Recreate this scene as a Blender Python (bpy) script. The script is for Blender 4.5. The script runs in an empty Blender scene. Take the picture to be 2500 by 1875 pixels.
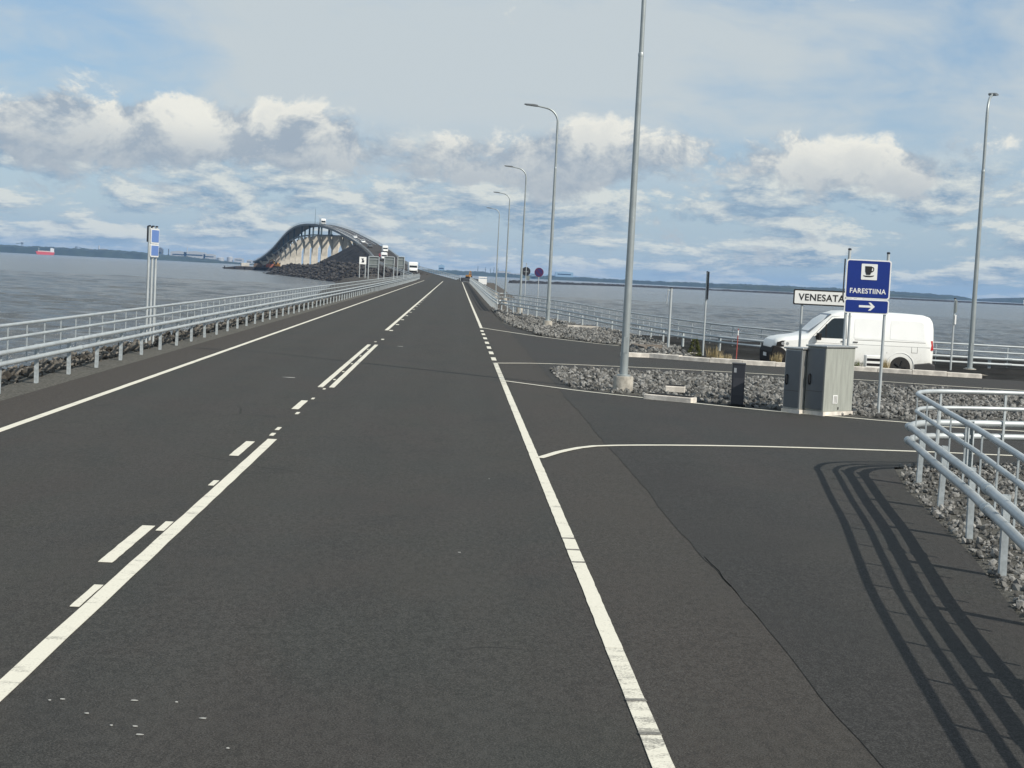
import bpy, bmesh, math, random
import numpy as np
from mathutils import Vector, Matrix

R = math.radians
scene = bpy.context.scene
COL = scene.collection

# ------------------------------------------------------------------ camera
CAM_H, SLOPE = 2.43, 0.00284          # eye height above the road, gentle rise of the road ahead
roll, pitch, yaw = R(2.85), math.atan(262.3 / 3900), R(2.195)
fw = Vector((math.sin(yaw) * math.cos(pitch), math.cos(yaw) * math.cos(pitch), -math.sin(pitch)))
r0 = Vector((math.cos(yaw), -math.sin(yaw), 0)); u0 = r0.cross(fw)
cr = r0 * math.cos(roll) + u0 * math.sin(roll)
cu = u0 * math.cos(roll) - r0 * math.sin(roll)
cam_d = bpy.data.cameras.new('camera')
cam_d.sensor_width = 36; cam_d.lens = 36 * 3900 / 2500
cam_d.clip_start = 0.1; cam_d.clip_end = 40000
cam = bpy.data.objects.new('camera', cam_d); COL.objects.link(cam)
m = Matrix((cr, cu, -fw)).transposed().to_4x4(); m.translation = (0, 0, CAM_H)
cam.matrix_world = m
scene.camera = cam

# ------------------------------------------------------------------ light
SUN_AZ, SUN_EL = 133.5, 38.5
scene.view_settings.view_transform = 'Standard'
scene.view_settings.look = 'None'
scene.view_settings.exposure = 0.12
scene.view_settings.gamma = 1.0
scene.view_settings.use_curve_mapping = False
scene.cycles.use_denoising = True
scene.cycles.max_bounces = 8
scene.cycles.volume_bounces = 0

sun_d = bpy.data.lights.new('sun', 'SUN'); sun_d.energy = 4.6; sun_d.angle = R(0.53)
sun_d.color = (1.0, 0.93, 0.82)
sun = bpy.data.objects.new('sun', sun_d); COL.objects.link(sun)
sdir = Vector((math.sin(R(SUN_AZ)) * math.cos(R(SUN_EL)), math.cos(R(SUN_AZ)) * math.cos(R(SUN_EL)), math.sin(R(SUN_EL))))
sun.rotation_euler = sdir.to_track_quat('Z', 'Y').to_euler()
sun.location = (20, -20, 30)


class NT:
    """small helper for node trees"""
    def __init__(s, nt): s.nt = nt
    def node(s, t, **kw):
        n = s.nt.nodes.new(t)
        for k, v in kw.items(): setattr(n, k, v)
        return n
    def put(s, sock, v):
        if v is None: return
        if isinstance(v, bpy.types.NodeSocket): s.nt.links.new(v, sock)
        else: sock.default_value = v
    def m(s, op, a, b=None, c=None, clamp=False):
        n = s.node('ShaderNodeMath', operation=op); n.use_clamp = clamp
        for i, v in enumerate((a, b, c)): s.put(n.inputs[i], v)
        return n.outputs[0]
    def vm(s, op, a, b=None):
        n = s.node('ShaderNodeVectorMath', operation=op)
        s.put(n.inputs[0], a); s.put(n.inputs[1], b)
        return n.outputs[0]
    def noise(s, vec, scale, detail=2, rough=0.5, dist=0.0, lac=2.0):
        n = s.node('ShaderNodeTexNoise')
        s.put(n.inputs['Vector'], vec); s.put(n.inputs['Scale'], scale); s.put(n.inputs['Detail'], detail)
        s.put(n.inputs['Roughness'], rough); s.put(n.inputs['Distortion'], dist); s.put(n.inputs['Lacunarity'], lac)
        return n.outputs['Fac']
    def step(s, v, a, b, lo=0.0, hi=1.0, smooth=True):
        n = s.node('ShaderNodeMapRange', interpolation_type='SMOOTHSTEP' if smooth else 'LINEAR')
        n.clamp = True
        s.put(n.inputs[0], v); s.put(n.inputs[1], a); s.put(n.inputs[2], b); s.put(n.inputs[3], lo); s.put(n.inputs[4], hi)
        return n.outputs[0]
    def mix(s, f, a, b, mode='MIX'):
        n = s.node('ShaderNodeMix', data_type='RGBA', blend_type=mode)
        s.put(n.inputs[0], f); s.put(n.inputs[6], a); s.put(n.inputs[7], b)
        return n.outputs[2]


def c4(c): return (c[0], c[1], c[2], 1.0)


world = bpy.data.worlds.new('World'); scene.world = world; world.use_nodes = True
wn = NT(world.node_tree); world.node_tree.nodes.clear()
w_out = wn.node('ShaderNodeOutputWorld'); w_bg = wn.node('ShaderNodeBackground')
w_bg.inputs['Strength'].default_value = 0.105
sky = wn.node('ShaderNodeTexSky', sky_type='NISHITA')
sky.sun_disc = False; sky.sun_elevation = R(SUN_EL); sky.sun_rotation = R(SUN_AZ)
sky.altitude = 0; sky.air_density = 1.0; sky.dust_density = 0.6; sky.ozone_density = 1.6
tc = wn.node('ShaderNodeTexCoord').outputs['Generated']
sx = wn.node('ShaderNodeSeparateXYZ'); wn.put(sx.inputs[0], tc)
X, Y, Z = sx.outputs
elev = wn.m('MULTIPLY', wn.m('ARCSINE', Z), 57.2958)
azim = wn.m('MULTIPLY', wn.m('ARCTAN2', X, Y), 57.2958)


def cvec(k, off=(0, 0, 0)):
    a = wn.vm('MULTIPLY', tc, (1, 1, k)); return wn.vm('ADD', a, off)


def bump2(a0, e0, wa, we, amp):
    da = wn.m('DIVIDE', wn.m('SUBTRACT', azim, a0), wa); de = wn.m('DIVIDE', wn.m('SUBTRACT', elev, e0), we)
    q = wn.m('ADD', wn.m('MULTIPLY', da, da), wn.m('MULTIPLY', de, de))
    return wn.m('MULTIPLY', wn.m('POWER', 2.71828, wn.m('MULTIPLY', q, -1.0)), amp)


def add(*a):
    r = a[0]
    for b in a[1:]: r = wn.m('ADD', r, b)
    return r


# high thin veil: broad pale sheets with blue gaps
n_v = wn.noise(cvec(3.0, (3.1, 0.2, 0.0)), 4.6, 5, 0.55, 0.6)
n_v2 = wn.noise(cvec(3.0, (1.1, 2.2, 0.4)), 15.0, 4, 0.6, 0.8)
veil = wn.step(add(wn.m('MULTIPLY', n_v, 0.75), wn.m('MULTIPLY', n_v2, 0.25), bump2(1.0, 7.8, 11.0, 2.8, 0.13), bump2(9.5, 6.9, 2.6, 0.45, -0.16), bump2(-15.5, 6.2, 3.2, 1.0, -0.12), bump2(-17, 9.3, 3, 0.7, -0.10)), 0.30, 0.62)
veil = wn.m('MULTIPLY', veil, wn.step(elev, 1.5, 6.0, 0.30, 0.96))
# cumulus band
def cum(off):
    v = cvec(1.35, (0.40 + off[0], 0.15 + off[1], off[2]))
    return wn.m('SUBTRACT', add(wn.m('MULTIPLY', wn.noise(v, 24.0, 7, 0.66, 0.35), 1.0), wn.m('MULTIPLY', wn.noise(v, 9.5, 2, 0.5), 0.6)), 0.30)
c0 = cum((0, 0, 0)); c1 = cum((0.014, -0.004, 0.030))
env = add(bump2(-9.0, 4.6, 4.4, 1.45, 0.235), bump2(-1.5, 4.0, 7.0, 1.15, 0.26), bump2(5.5, 4.3, 3.8, 1.35, 0.23),
          bump2(14.0, 4.8, 4.2, 1.3, 0.245), bump2(-15, 4.0, 4.5, 1.2, 0.21),
          wn.m('MULTIPLY', wn.step(elev, 2.8, 4.2), wn.step(elev, 6.4, 4.8, -0.10, 0.06)))
env = wn.m('MULTIPLY', env, wn.step(elev, 2.3, 3.7, 0.1, 1.0))
dens = wn.m('SUBTRACT', add(c0, env), 0.605)
mask = wn.step(dens, -0.02, 0.15)
shade = wn.m('ADD', wn.m('MULTIPLY', wn.m('SUBTRACT', c0, c1), 5.0), 0.47, None, True)
shade = wn.m('MULTIPLY', shade, wn.step(elev, 3.0, 5.2, 0.22, 1.0))
shade = wn.m('MULTIPLY', shade, wn.step(dens, 0.04, 0.40, 1.0, 0.72))
shade = add(shade, bump2(-9.3, 4.9, 1.7, 0.75, 0.26), bump2(14.6, 5.6, 1.5, 0.5, 0.22), bump2(1.2, 5.1, 0.9, 0.6, 0.18))
# small flat clouds low over the sea, crowding together toward the horizon
zl = wn.m('MULTIPLY', wn.m('LOGARITHM', wn.m('ADD', wn.m('MAXIMUM', Z, 0.0), 0.035), 2.71828), 0.235)
def low(dx, dz):
    cb = wn.node('ShaderNodeCombineXYZ'); wn.put(cb.inputs[0], wn.m('ADD', X, 0.7 + dx)); wn.put(cb.inputs[1], wn.m('ADD', Y, 1.9)); wn.put(cb.inputs[2], wn.m('ADD', zl, dz))
    return wn.noise(cb.outputs[0], 16.0, 6, 0.66, 0.2)
l0 = low(0, 0); l1 = low(0.007, 0.022)
lenv = wn.m('MULTIPLY', wn.step(elev, -0.6, 1.0, 0.3, 1.0), wn.step(elev, 5.4, 3.9))
lmask = wn.m('MULTIPLY', wn.step(l0, 0.41, 0.54), wn.m('MULTIPLY', lenv, 0.92))
lshade = wn.m('ADD', wn.m('MULTIPLY', wn.m('SUBTRACT', l0, l1), 5.0), 0.46, None, True)
BLUE = wn.mix(0.6, sky.outputs[0], (2.0, 3.6, 5.6, 1))
base = wn.mix(wn.step(elev, 0.0, 2.6, 0.6, 0.0), BLUE, (2.75, 4.15, 5.35, 1))
col = wn.mix(veil, base, (4.95, 5.5, 5.75, 1))
col = wn.mix(lmask, col, wn.mix(lshade, (2.35, 3.35, 4.45, 1), (6.2, 6.5, 6.2, 1)))
col = wn.mix(wn.m('MULTIPLY', mask, 0.94), col, wn.mix(shade, (3.15, 3.75, 4.4, 1), (7.7, 7.6, 6.9, 1)))
wn.put(w_bg.inputs['Color'], col)
world.node_tree.links.new(w_bg.outputs[0], w_out.inputs[0])

world.cycles.sampling_method = 'MANUAL'; world.cycles.sample_map_resolution = 256

# ------------------------------------------------------------------ materials
MATS = {}


def mat(name, col, rough=0.6, metal=0.0, var=0.0, scale=8.0, bump=0.0, bscale=None, spec=0.5, col2=None, detail=5,
        coord='Object', bdist=0.02, stretch=None, island=0.0, coat=0.0):
    if name in MATS: return MATS[name]
    M = bpy.data.materials.new(name); M.use_nodes = True
    n = NT(M.node_tree); b = M.node_tree.nodes['Principled BSDF']
    b.inputs['Roughness'].default_value = rough; b.inputs['Metallic'].default_value = metal
    b.inputs['Specular IOR Level'].default_value = spec
    if coat: b.inputs['Coat Weight'].default_value = coat; b.inputs['Coat Roughness'].default_value = 0.08
    b.inputs['Base Color'].default_value = c4(col)
    if var or bump or col2 or island:
        v = n.node('ShaderNodeTexCoord').outputs[coord]
        if stretch: v = n.vm('MULTIPLY', v, stretch)
        c = c4(col)
        if var or col2:
            f = n.noise(v, scale, detail, 0.6)
            f2 = n.step(f, 0.3, 0.7)
            c2 = c4(col2) if col2 else c4([x * (1 - var) for x in col])
            c = n.mix(f2, c4(col) if col2 else c4([min(1, x * (1 + var)) for x in col]), c2)
        if island:
            g = n.node('ShaderNodeNewGeometry').outputs['Random Per Island']
            o = n.node('ShaderNodeObjectInfo').outputs['Random']
            rr = n.m('FRACT', n.m('ADD', g, o))
            c = n.mix(1.0, c, n.mix(rr, (1 - island,) * 3 + (1,), (1 + island,) * 3 + (1,)), 'MULTIPLY')
        n.put(b.inputs['Base Color'], c)
        if bump:
            h = n.noise(v, bscale or scale * 4, 4, 0.6)
            bn = n.node('ShaderNodeBump'); bn.inputs['Strength'].default_value = bump; bn.inputs['Distance'].default_value = bdist
            n.put(bn.inputs['Height'], h); n.put(b.inputs['Normal'], bn.outputs[0])
    MATS[name] = M
    return M


def asphalt(name, base, brown, seam_side=False):
    M = bpy.data.materials.new(name); M.use_nodes = True
    n = NT(M.node_tree); b = M.node_tree.nodes['Principled BSDF']
    v = n.node('ShaderNodeTexCoord').outputs['Object']
    s = n.node('ShaderNodeSeparateXYZ'); n.put(s.inputs[0], v); x, y = s.outputs[0], s.outputs[1]
    big = n.noise(n.vm('MULTIPLY', v, (1, 0.25, 1)), 0.55, 4, 0.6)
    mid = n.noise(n.vm('MULTIPLY', v, (1, 0.45, 1)), 3.0, 5, 0.65)
    fine = n.noise(v, 85.0, 3, 0.8)
    grain = n.noise(v, 300.0, 2, 0.7)
    blot = n.noise(n.vm('MULTIPLY', v, (1, 0.5, 1)), 22.0, 5, 0.75)
    c = n.mix(n.step(big, 0.35, 0.65), c4(base), c4([base[0] * 1.06, base[1] * 1.1, base[2] * 1.0]))
    c = n.mix(n.step(mid, 0.30, 0.75, 0.0, 0.55), c, c4(brown))
    pat = n.noise(n.vm('MULTIPLY', v, (1, 0.5, 1)), 0.9, 3, 0.55, 0.8)
    c = n.mix(n.step(pat, 0.52, 0.66, 0.0, 0.55), c, c4([base[0] * 0.72, base[1] * 0.76, base[2] * 0.80]))
    c = n.mix(n.step(pat, 0.46, 0.34, 0.0, 0.40), c, c4([base[0] * 1.28, base[1] * 1.22, base[2] * 1.15]))
    hue = n.noise(n.vm('ADD', n.vm('MULTIPLY', v, (1, 0.4, 1)), (9.3, 4.1, 0)), 0.8, 3, 0.5, 0.5)
    c = n.mix(n.step(hue, 0.52, 0.64, 0.0, 0.6), c, c4([base[0] * 0.88, base[1] * 0.99, base[2] * 0.98]))
    c = n.mix(n.step(hue, 0.48, 0.36, 0.0, 0.6), c, c4([base[0] * 1.20, base[1] * 1.05, base[2] * 1.03]))
    oil = n.noise(n.vm('MULTIPLY', v, (1.0, 0.35, 1)), 4.0, 3, 0.5)
    c = n.mix(n.step(oil, 0.66, 0.76, 0.0, 0.35), c, c4([q * 0.4 for q in base]))
    if seam_side:
        # younger, blacker strip laid against the main carriageway
        wx = n.m('ADD', x, n.m('MULTIPLY', n.m('SUBTRACT', n.noise(v, 0.9, 4, 0.6), 0.5), 1.6))
        c = n.mix(n.m('MULTIPLY', n.step(wx, 3.9, 2.7), n.step(y, 30, 20, 0.0, 0.7)), c, c4([q * 0.62 for q in base]))
    if not seam_side:
        # sandy dust along both edges of the carriageway, wheel tracks polished darker
        wob = n.m('MULTIPLY', n.m('SUBTRACT', n.noise(n.vm('MULTIPLY', v, (1, 0.2, 1)), 2.0, 4, 0.6), 0.5), 0.5)
        xs = n.m('ADD', x, wob)
        dust = n.m('MAXIMUM', n.step(xs, -5.95, -6.15), n.step(xs, 1.0, 1.5, 0, .5))
        c = n.mix(n.m('MULTIPLY', dust, 0.85), c, c4([brown[0] * 1.22, brown[1] * 1.14, brown[2] * 1.06]))
        for x0 in (-5.0, -3.4, -1.5, 0.25):
            d = n.m('ABSOLUTE', n.m('SUBTRACT', xs, x0))
            c = n.mix(n.step(d, 0.45, 0.05, 0.0, 0.30), c, c4([base[0] * 1.35, base[1] * 1.36, base[2] * 1.36]))
    c = n.mix(n.m('MULTIPLY', n.step(fine, 0.50, 0.64), 0.85), c, c4([q * 2.5 for q in base]))
    c = n.mix(n.m('MULTIPLY', n.step(fine, 0.49, 0.37), 0.85), c, c4([q * 0.30 for q in base]))
    c = n.mix(n.m('MULTIPLY', n.step(grain, 0.66, 0.78), 0.5), c, c4([q * 3.2 for q in base]))
    c = n.mix(n.step(blot, 0.38, 0.50, 0.42, 0.0), c, c4([q * 0.5 for q in base]))
    c = n.mix(n.step(blot, 0.51, 0.64, 0.0, 0.40), c, c4([q * 1.75 for q in base]))
    # thin transverse and wandering cracks
    vo = n.node('ShaderNodeTexVoronoi', feature='DISTANCE_TO_EDGE')
    n.put(vo.inputs['Vector'], n.vm('ADD', n.vm('MULTIPLY', v, (0.12, 0.16, 1)), n.vm('MULTIPLY', n.node('ShaderNodeTexNoise').outputs['Color'], (0.25, 0.25, 0))))
    vo.inputs['Scale'].default_value = 1.0
    crack = n.m('MULTIPLY', n.step(vo.outputs['Distance'], 0.0035, 0.0008), n.step(big, 0.5, 0.62, 0, 0.6))
    c = n.mix(crack, c, c4([q * 0.3 for q in base]))
    n.put(b.inputs['Base Color'], c)
    b.inputs['Roughness'].default_value = 0.88; b.inputs['Specular IOR Level'].default_value = 0.32
    bn = n.node('ShaderNodeBump'); bn.inputs['Strength'].default_value = 0.55; bn.inputs['Distance'].default_value = 0.01
    n.put(bn.inputs['Height'], n.m('ADD', fine, n.m('MULTIPLY', grain, 0.6))); n.put(b.inputs['Normal'], bn.outputs[0])
    MATS[name] = M
    return M


def marking_mat(name='road_paint', wear0=0.525, wear1=0.67):
    M = bpy.data.materials.new(name); M.use_nodes = True
    n = NT(M.node_tree); b = M.node_tree.nodes['Principled BSDF']
    v = n.node('ShaderNodeTexCoord').outputs['Object']
    a = n.noise(n.vm('MULTIPLY', v, (1.0, 2.2, 1)), 2.4, 6, 0.7)
    f = n.noise(v, 60, 4, 0.75)
    w = n.m('MULTIPLY', n.step(n.m('ADD', n.m('MULTIPLY', a, 0.62), n.m('MULTIPLY', f, 0.38)), wear0, wear1), 0.75)
    c = n.mix(n.step(f, 0.3, 0.7), (0.68, 0.655, 0.56, 1), (0.60, 0.58, 0.49, 1))
    c = n.mix(w, c, (0.13, 0.125, 0.115, 1))
    n.put(b.inputs['Base Color'], c)
    b.inputs['Roughness'].default_value = 0.75; b.inputs['Specular IOR Level'].default_value = 0.3
    MATS[name] = M
    return M


ASPH = asphalt('road_asphalt', (0.0355, 0.0347, 0.0318), (0.0445, 0.0385, 0.0335))
ASPH2 = asphalt('side_asphalt', (0.0325, 0.0320, 0.0305), (0.040, 0.0355, 0.0315), True)
PAINT = marking_mat()
mat('old_paint', (0.16, 0.155, 0.14), 0.9, 0, 0.4, 60)
PAINT_WORN = marking_mat('worn_road_paint', 0.47, 0.60)
GALV = mat('galvanised_steel', (0.46, 0.495, 0.505), 0.5, 0.4, 0.10, 2.5, detail=6)
GALV_POST = mat('galvanised_post', (0.42, 0.46, 0.475), 0.55, 0.4, 0.22, 9)
LAMP_M = mat('lamp_steel', (0.33, 0.365, 0.37), 0.42, 0.4, 0.08, 3)
LAMP_HEAD = mat('lamp_head_grey', (0.16, 0.175, 0.185), 0.45, 0.3)
CONC = mat('concrete', (0.50, 0.475, 0.42), 0.9, 0, 0.18, 6, 0.4, 40, spec=0.2)
CONC_PALE = mat('pale_concrete', (0.62, 0.58, 0.52), 0.9, 0, 0.22, 4, 0.4, 40, spec=0.2)
PIERC = mat('pier_concrete', (0.50, 0.47, 0.41), 0.9, 0, 0.14, 0.3, spec=0.2)
STONE = mat('crushed_stone', (0.155, 0.154, 0.147), 0.85, 0, 0.3, 7, 0.5, 40, spec=0.25, island=0.62)
STONE_BROWN = mat('shore_stone', (0.105, 0.097, 0.085), 0.9, 0, 0.3, 7, 0.5, 40, spec=0.2, island=0.6)
GROUND = mat('gravel_ground', (0.085, 0.080, 0.073), 0.95, 0, 0.35, 9, 0.9, 38, spec=0.15, bdist=0.05)
SANDY = mat('gravel_fines', (0.115, 0.112, 0.100), 0.95, 0, 0.4, 22, 1.0, 70, spec=0.15, bdist=0.03)
ROCKDARK = mat('embankment_rock', (0.038, 0.038, 0.040), 0.95, 0, 0.4, 0.25, 1.0, 0.6, spec=0.12, bdist=0.9)
WHITE = mat('white_car_paint', (0.74, 0.75, 0.74), 0.28, 0, 0.03, 2, coat=0.5)
BLACK = mat('black_plastic', (0.014, 0.014, 0.015), 0.7, spec=0.2)
GLASS = mat('dark_window_glass', (0.012, 0.017, 0.019), 0.06, spec=0.6)
RUBBER = mat('tyre_rubber', (0.02, 0.02, 0.02), 0.8)
RIM = mat('dark_alloy', (0.045, 0.045, 0.047), 0.35, 0.6)
SEAM = mat('panel_gap', (0.09, 0.09, 0.088), 0.7)
REDL = mat('red_lens', (0.45, 0.02, 0.018), 0.2)
LENS = mat('headlamp_lens', (0.35, 0.37, 0.38), 0.1, 0.3)
SIGNBLUE = mat('sign_blue', (0.004, 0.024, 0.19), 0.4, 0, 0.06, 3)
SIGNWHITE = mat('sign_white', (0.72, 0.73, 0.72), 0.45, 0, 0.03, 5)
SIGNBLACK = mat('sign_black', (0.012, 0.012, 0.013), 0.5)
SIGNGREY = mat('sign_back_grey', (0.20, 0.225, 0.22), 0.5, 0.3, 0.1, 2)
STAINLESS = mat('stainless_steel', (0.46, 0.47, 0.455), 0.42, 0.75, 0.10, 3, stretch=(9, 9, 0.6))
CABGREY = mat('cabinet_grey', (0.31, 0.325, 0.295), 0.5, 0.05, 0.12, 5, stretch=(5, 5, 0.5))
CHARCOAL = mat('charcoal_metal', (0.022, 0.025, 0.034), 0.5, 0.1)


# ------------------------------------------------------------------ mesh helpers
class MB:
    def __init__(s): s.v = []; s.f = []; s.mi = []; s.cur = 0
    def add(s, vs, fs):
        o = len(s.v); s.v += [tuple(p) for p in vs]
        for f in fs: s.f.append(tuple(i + o for i in f)); s.mi.append(s.cur)
        return s
    def box(s, c, d, rz=0.0, taper=1.0):
        x, y, z = d[0] / 2, d[1] / 2, d[2] / 2; vs = []
        ca, sa = math.cos(rz), math.sin(rz)
        for k, zz in ((1.0, -z), (taper, z)):
            for px, py in ((-x, -y), (x, -y), (x, y), (-x, y)):
                px *= k; py *= k
                vs.append((c[0] + px * ca - py * sa, c[1] + px * sa + py * ca, c[2] + zz))
        return s.add(vs, [(3, 2, 1, 0), (4, 5, 6, 7), (0, 1, 5, 4), (1, 2, 6, 5), (2, 3, 7, 6), (3, 0, 4, 7)])
    def prism(s, poly, y0, y1, axis='y'):
        """polygon in (a,b) extruded along axis"""
        n = len(poly)
        def P(a, b, t): return (a, t, b) if axis == 'y' else ((t, a, b) if axis == 'x' else (a, b, t))
        vs = [P(a, b, y0) for a, b in poly] + [P(a, b, y1) for a, b in poly]
        fs = [tuple(range(n)), tuple(range(2 * n - 1, n - 1, -1))] + [(i, i + n, (i + 1) % n + n, (i + 1) % n) for i in range(n)]
        return s.add(vs, fs)
    def tube(s, pts, r, n=8, r1=None, caps=True):
        pts = [Vector(p) for p in pts]; N = len(pts)
        rs = r if isinstance(r, (list, tuple)) else [r + ((r1 if r1 is not None else r) - r) * i / max(1, N - 1) for i in range(N)]
        vs = []; prev = None
        for i, p in enumerate(pts):
            t = (pts[min(i + 1, N - 1)] - pts[max(i - 1, 0)]).normalized()
            if prev is None:
                a = Vector((0, 0, 1)) if abs(t.z) < 0.9 else Vector((1, 0, 0))
                prev = (a - t * a.dot(t)).normalized()
            else:
                prev = (prev - t * prev.dot(t)).normalized()
            b = t.cross(prev)
            for k in range(n):
                an = 2 * math.pi * k / n
                vs.append(p + (prev * math.cos(an) + b * math.sin(an)) * rs[i])
        fs = []
        for i in range(N - 1):
            for k in range(n):
                k2 = (k + 1) % n
                fs.append((i * n + k, i * n + k2, (i + 1) * n + k2, (i + 1) * n + k))
        if caps:
            fs.append(tuple(range(n - 1, -1, -1))); fs.append(tuple((N - 1) * n + k for k in range(n)))
        return s.add(vs, fs)
    def lathe(s, prof, c=(0, 0, 0), n=16, axis='z'):
        vs = []
        for rr, zz in prof:
            for k in range(n):
                a = 2 * math.pi * k / n
                p = (rr * math.cos(a), rr * math.sin(a), zz)
                if axis == 'y': p = (p[0], p[2], p[1])
                vs.append((c[0] + p[0], c[1] + p[1], c[2] + p[2]))
        fs = []
        for i in range(len(prof) - 1):
            for k in range(n):
                k2 = (k + 1) % n
                q = (i * n + k, i * n + k2, (i + 1) * n + k2, (i + 1) * n + k)
                fs.append(q if axis == 'z' else q[::-1])
        fs.append(tuple(range(n - 1, -1, -1))); fs.append(tuple((len(prof) - 1) * n + k for k in range(n)))
        return s.add(vs, fs)
    def mesh(s, name, material, smooth=None):
        me = bpy.data.meshes.new(name)
        me.from_pydata(s.v, [], s.f); me.validate()
        bm = bmesh.new(); bm.from_mesh(me); bmesh.ops.recalc_face_normals(bm, faces=bm.faces); bm.to_mesh(me); bm.free()
        for mm in (material if isinstance(material, (list, tuple)) else [material]): me.materials.append(mm)
        if smooth is not None:
            me.shade_smooth(); me.set_sharp_from_angle(angle=R(smooth))
        return me
    def build(s, name, material, parent=None, smooth=None, loc=None):
        return link(name, s.mesh(name, material, smooth), parent, loc)


def link(name, me, parent=None, loc=None, rz=0.0):
    o = bpy.data.objects.new(name, me); COL.objects.link(o)
    if parent is not None: o.parent = parent
    if loc is not None: o.location = loc
    if rz: o.rotation_euler = (0, 0, rz)
    return o


def tag(o, label=None, cat=None, group=None, kind=None):
    if label: o['label'] = label
    if cat: o['category'] = cat
    if group: o['group'] = group
    if kind: o['kind'] = kind
    return o


def thing(name, loc, label, cat, group=None, rz=0.0):
    o = bpy.data.objects.new(name, None); COL.objects.link(o)
    o.location = loc; o.rotation_euler = (0, 0, rz); o.empty_display_size = 0.2
    return tag(o, label, cat, group)


def copy_tree(o, parent=None):
    c = o.copy(); COL.objects.link(c)
    if parent is not None: c.parent = parent
    for ch in list(o.children): copy_tree(ch, c)
    return c


def bevel(o, w=0.01, seg=2):
    md = o.modifiers.new('bevel', 'BEVEL'); md.width = w; md.segments = seg; md.limit_method = 'ANGLE'; md.angle_limit = R(40)
    return o


def text_mesh(txt, size, width=None):
    cu_ = bpy.data.curves.new('letters', 'FONT'); cu_.body = txt; cu_.size = size; cu_.extrude = 0.0015
    cu_.align_x = 'CENTER'; cu_.align_y = 'CENTER'; cu_.offset = size * 0.018; cu_.space_character = 1.08
    t = bpy.data.objects.new('letters', cu_); COL.objects.link(t)
    me = bpy.data.meshes.new_from_object(t.evaluated_get(bpy.context.evaluated_depsgraph_get()))
    bpy.data.objects.remove(t); bpy.data.curves.remove(cu_)
    if width:
        xs = [v.co.x for v in me.vertices]; k = width / (max(xs) - min(xs))
        for v in me.vertices: v.co.x *= k
    for v in me.vertices: v.co = Vector((v.co.x, -v.co.z, v.co.y))     # stand the letters upright, facing -Y
    return me


def gz(y): return SLOPE * y


def smooth_path(pts, step, end=False):
    """Catmull-Rom through pts, resampled at even step"""
    P = [Vector(p) for p in pts]; P = [P[0] * 2 - P[1]] + P + [P[-1] * 2 - P[-2]]
    d = []
    for i in range(1, len(P) - 2):
        n = max(8, int(4 * (P[i + 1] - P[i]).length / min(step, 1.0)))
        n = min(n, 1600)
        for k in range(n):
            t = k / n; a, b, c, e = P[i - 1], P[i], P[i + 1], P[i + 2]
            d.append(0.5 * ((2 * b) + (c - a) * t + (2 * a - 5 * b + 4 * c - e) * t * t + (3 * b - a - 3 * c + e) * t ** 3))
    d.append(P[-2])
    out = [d[0].copy()]; acc = 0.0
    for i in range(1, len(d)):
        seg = (d[i] - d[i - 1]).length; pos = 0.0
        while seg > 0 and acc + seg - pos >= step:
            pos += step - acc; acc = 0.0
            out.append(d[i - 1].lerp(d[i], pos / seg))
        acc += seg - pos
    if end and (out[-1] - d[-1]).length > step * 0.02: out.append(d[-1].copy())
    return out


def inside(poly, x, y):
    """vectorised point in polygon"""
    x = np.asarray(x, float); y = np.asarray(y, float); r = np.zeros(x.shape, bool)
    n = len(poly)
    for i in range(n):
        x0, y0 = poly[i]; x1, y1 = poly[(i + 1) % n]
        if y0 == y1: continue
        c = ((y0 > y) != (y1 > y)) & (x < (x1 - x0) * (y - y0) / (y1 - y0) + x0)
        r ^= c
    return r


def poly_dist(poly, x, y):
    x = np.asarray(x, float); y = np.asarray(y, float); d = np.full(x.shape, 1e9)
    n = len(poly)
    for i in range(n):
        x0, y0 = poly[i]; x1, y1 = poly[(i + 1) % n]
        dx, dy = x1 - x0, y1 - y0; L = dx * dx + dy * dy + 1e-12
        t = np.clip(((x - x0) * dx + (y - y0) * dy) / L, 0, 1)
        d = np.minimum(d, np.hypot(x - x0 - t * dx, y - y0 - t * dy))
    return d


rng = np.random.default_rng(7)


def vnoise(x, y, s, seed):
    """smooth value noise"""
    r = np.random.default_rng(seed).random((256, 256))
    u = np.asarray(x) / s; v = np.asarray(y) / s
    i = np.floor(u).astype(int); j = np.floor(v).astype(int); fu = u - i; fv = v - j
    fu = fu * fu * (3 - 2 * fu); fv = fv * fv * (3 - 2 * fv)
    g = lambda a, b: r[a % 256, b % 256]
    return (g(i, j) * (1 - fu) + g(i + 1, j) * fu) * (1 - fv) + (g(i, j + 1) * (1 - fu) + g(i + 1, j + 1) * fu) * fv


def grid_mesh(name, xs, ys, hf, material, kind='structure', smooth=True, parent=None, keep=None):
    gx, gy = np.meshgrid(xs, ys); gzv = hf(gx, gy)
    nx, ny = len(xs), len(ys)
    vs = np.stack([gx.ravel(), gy.ravel(), gzv.ravel()], 1)
    idx = np.arange(nx * ny).reshape(ny, nx)
    q = np.stack([idx[:-1, :-1], idx[:-1, 1:], idx[1:, 1:], idx[1:, :-1]], -1).reshape(-1, 4)
    if keep is not None:
        q = q[keep(vs[q].mean(1))]
    me = bpy.data.meshes.new(name); me.from_pydata(vs.tolist(), [], q.tolist())
    me.materials.append(material)
    if smooth: me.shade_smooth()
    o = link(name, me, parent)
    if kind: o['kind'] = kind
    return o


# ------------------------------------------------------------------ the setting: sea, causeway, roads
WATER_Z = -2.4


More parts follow.
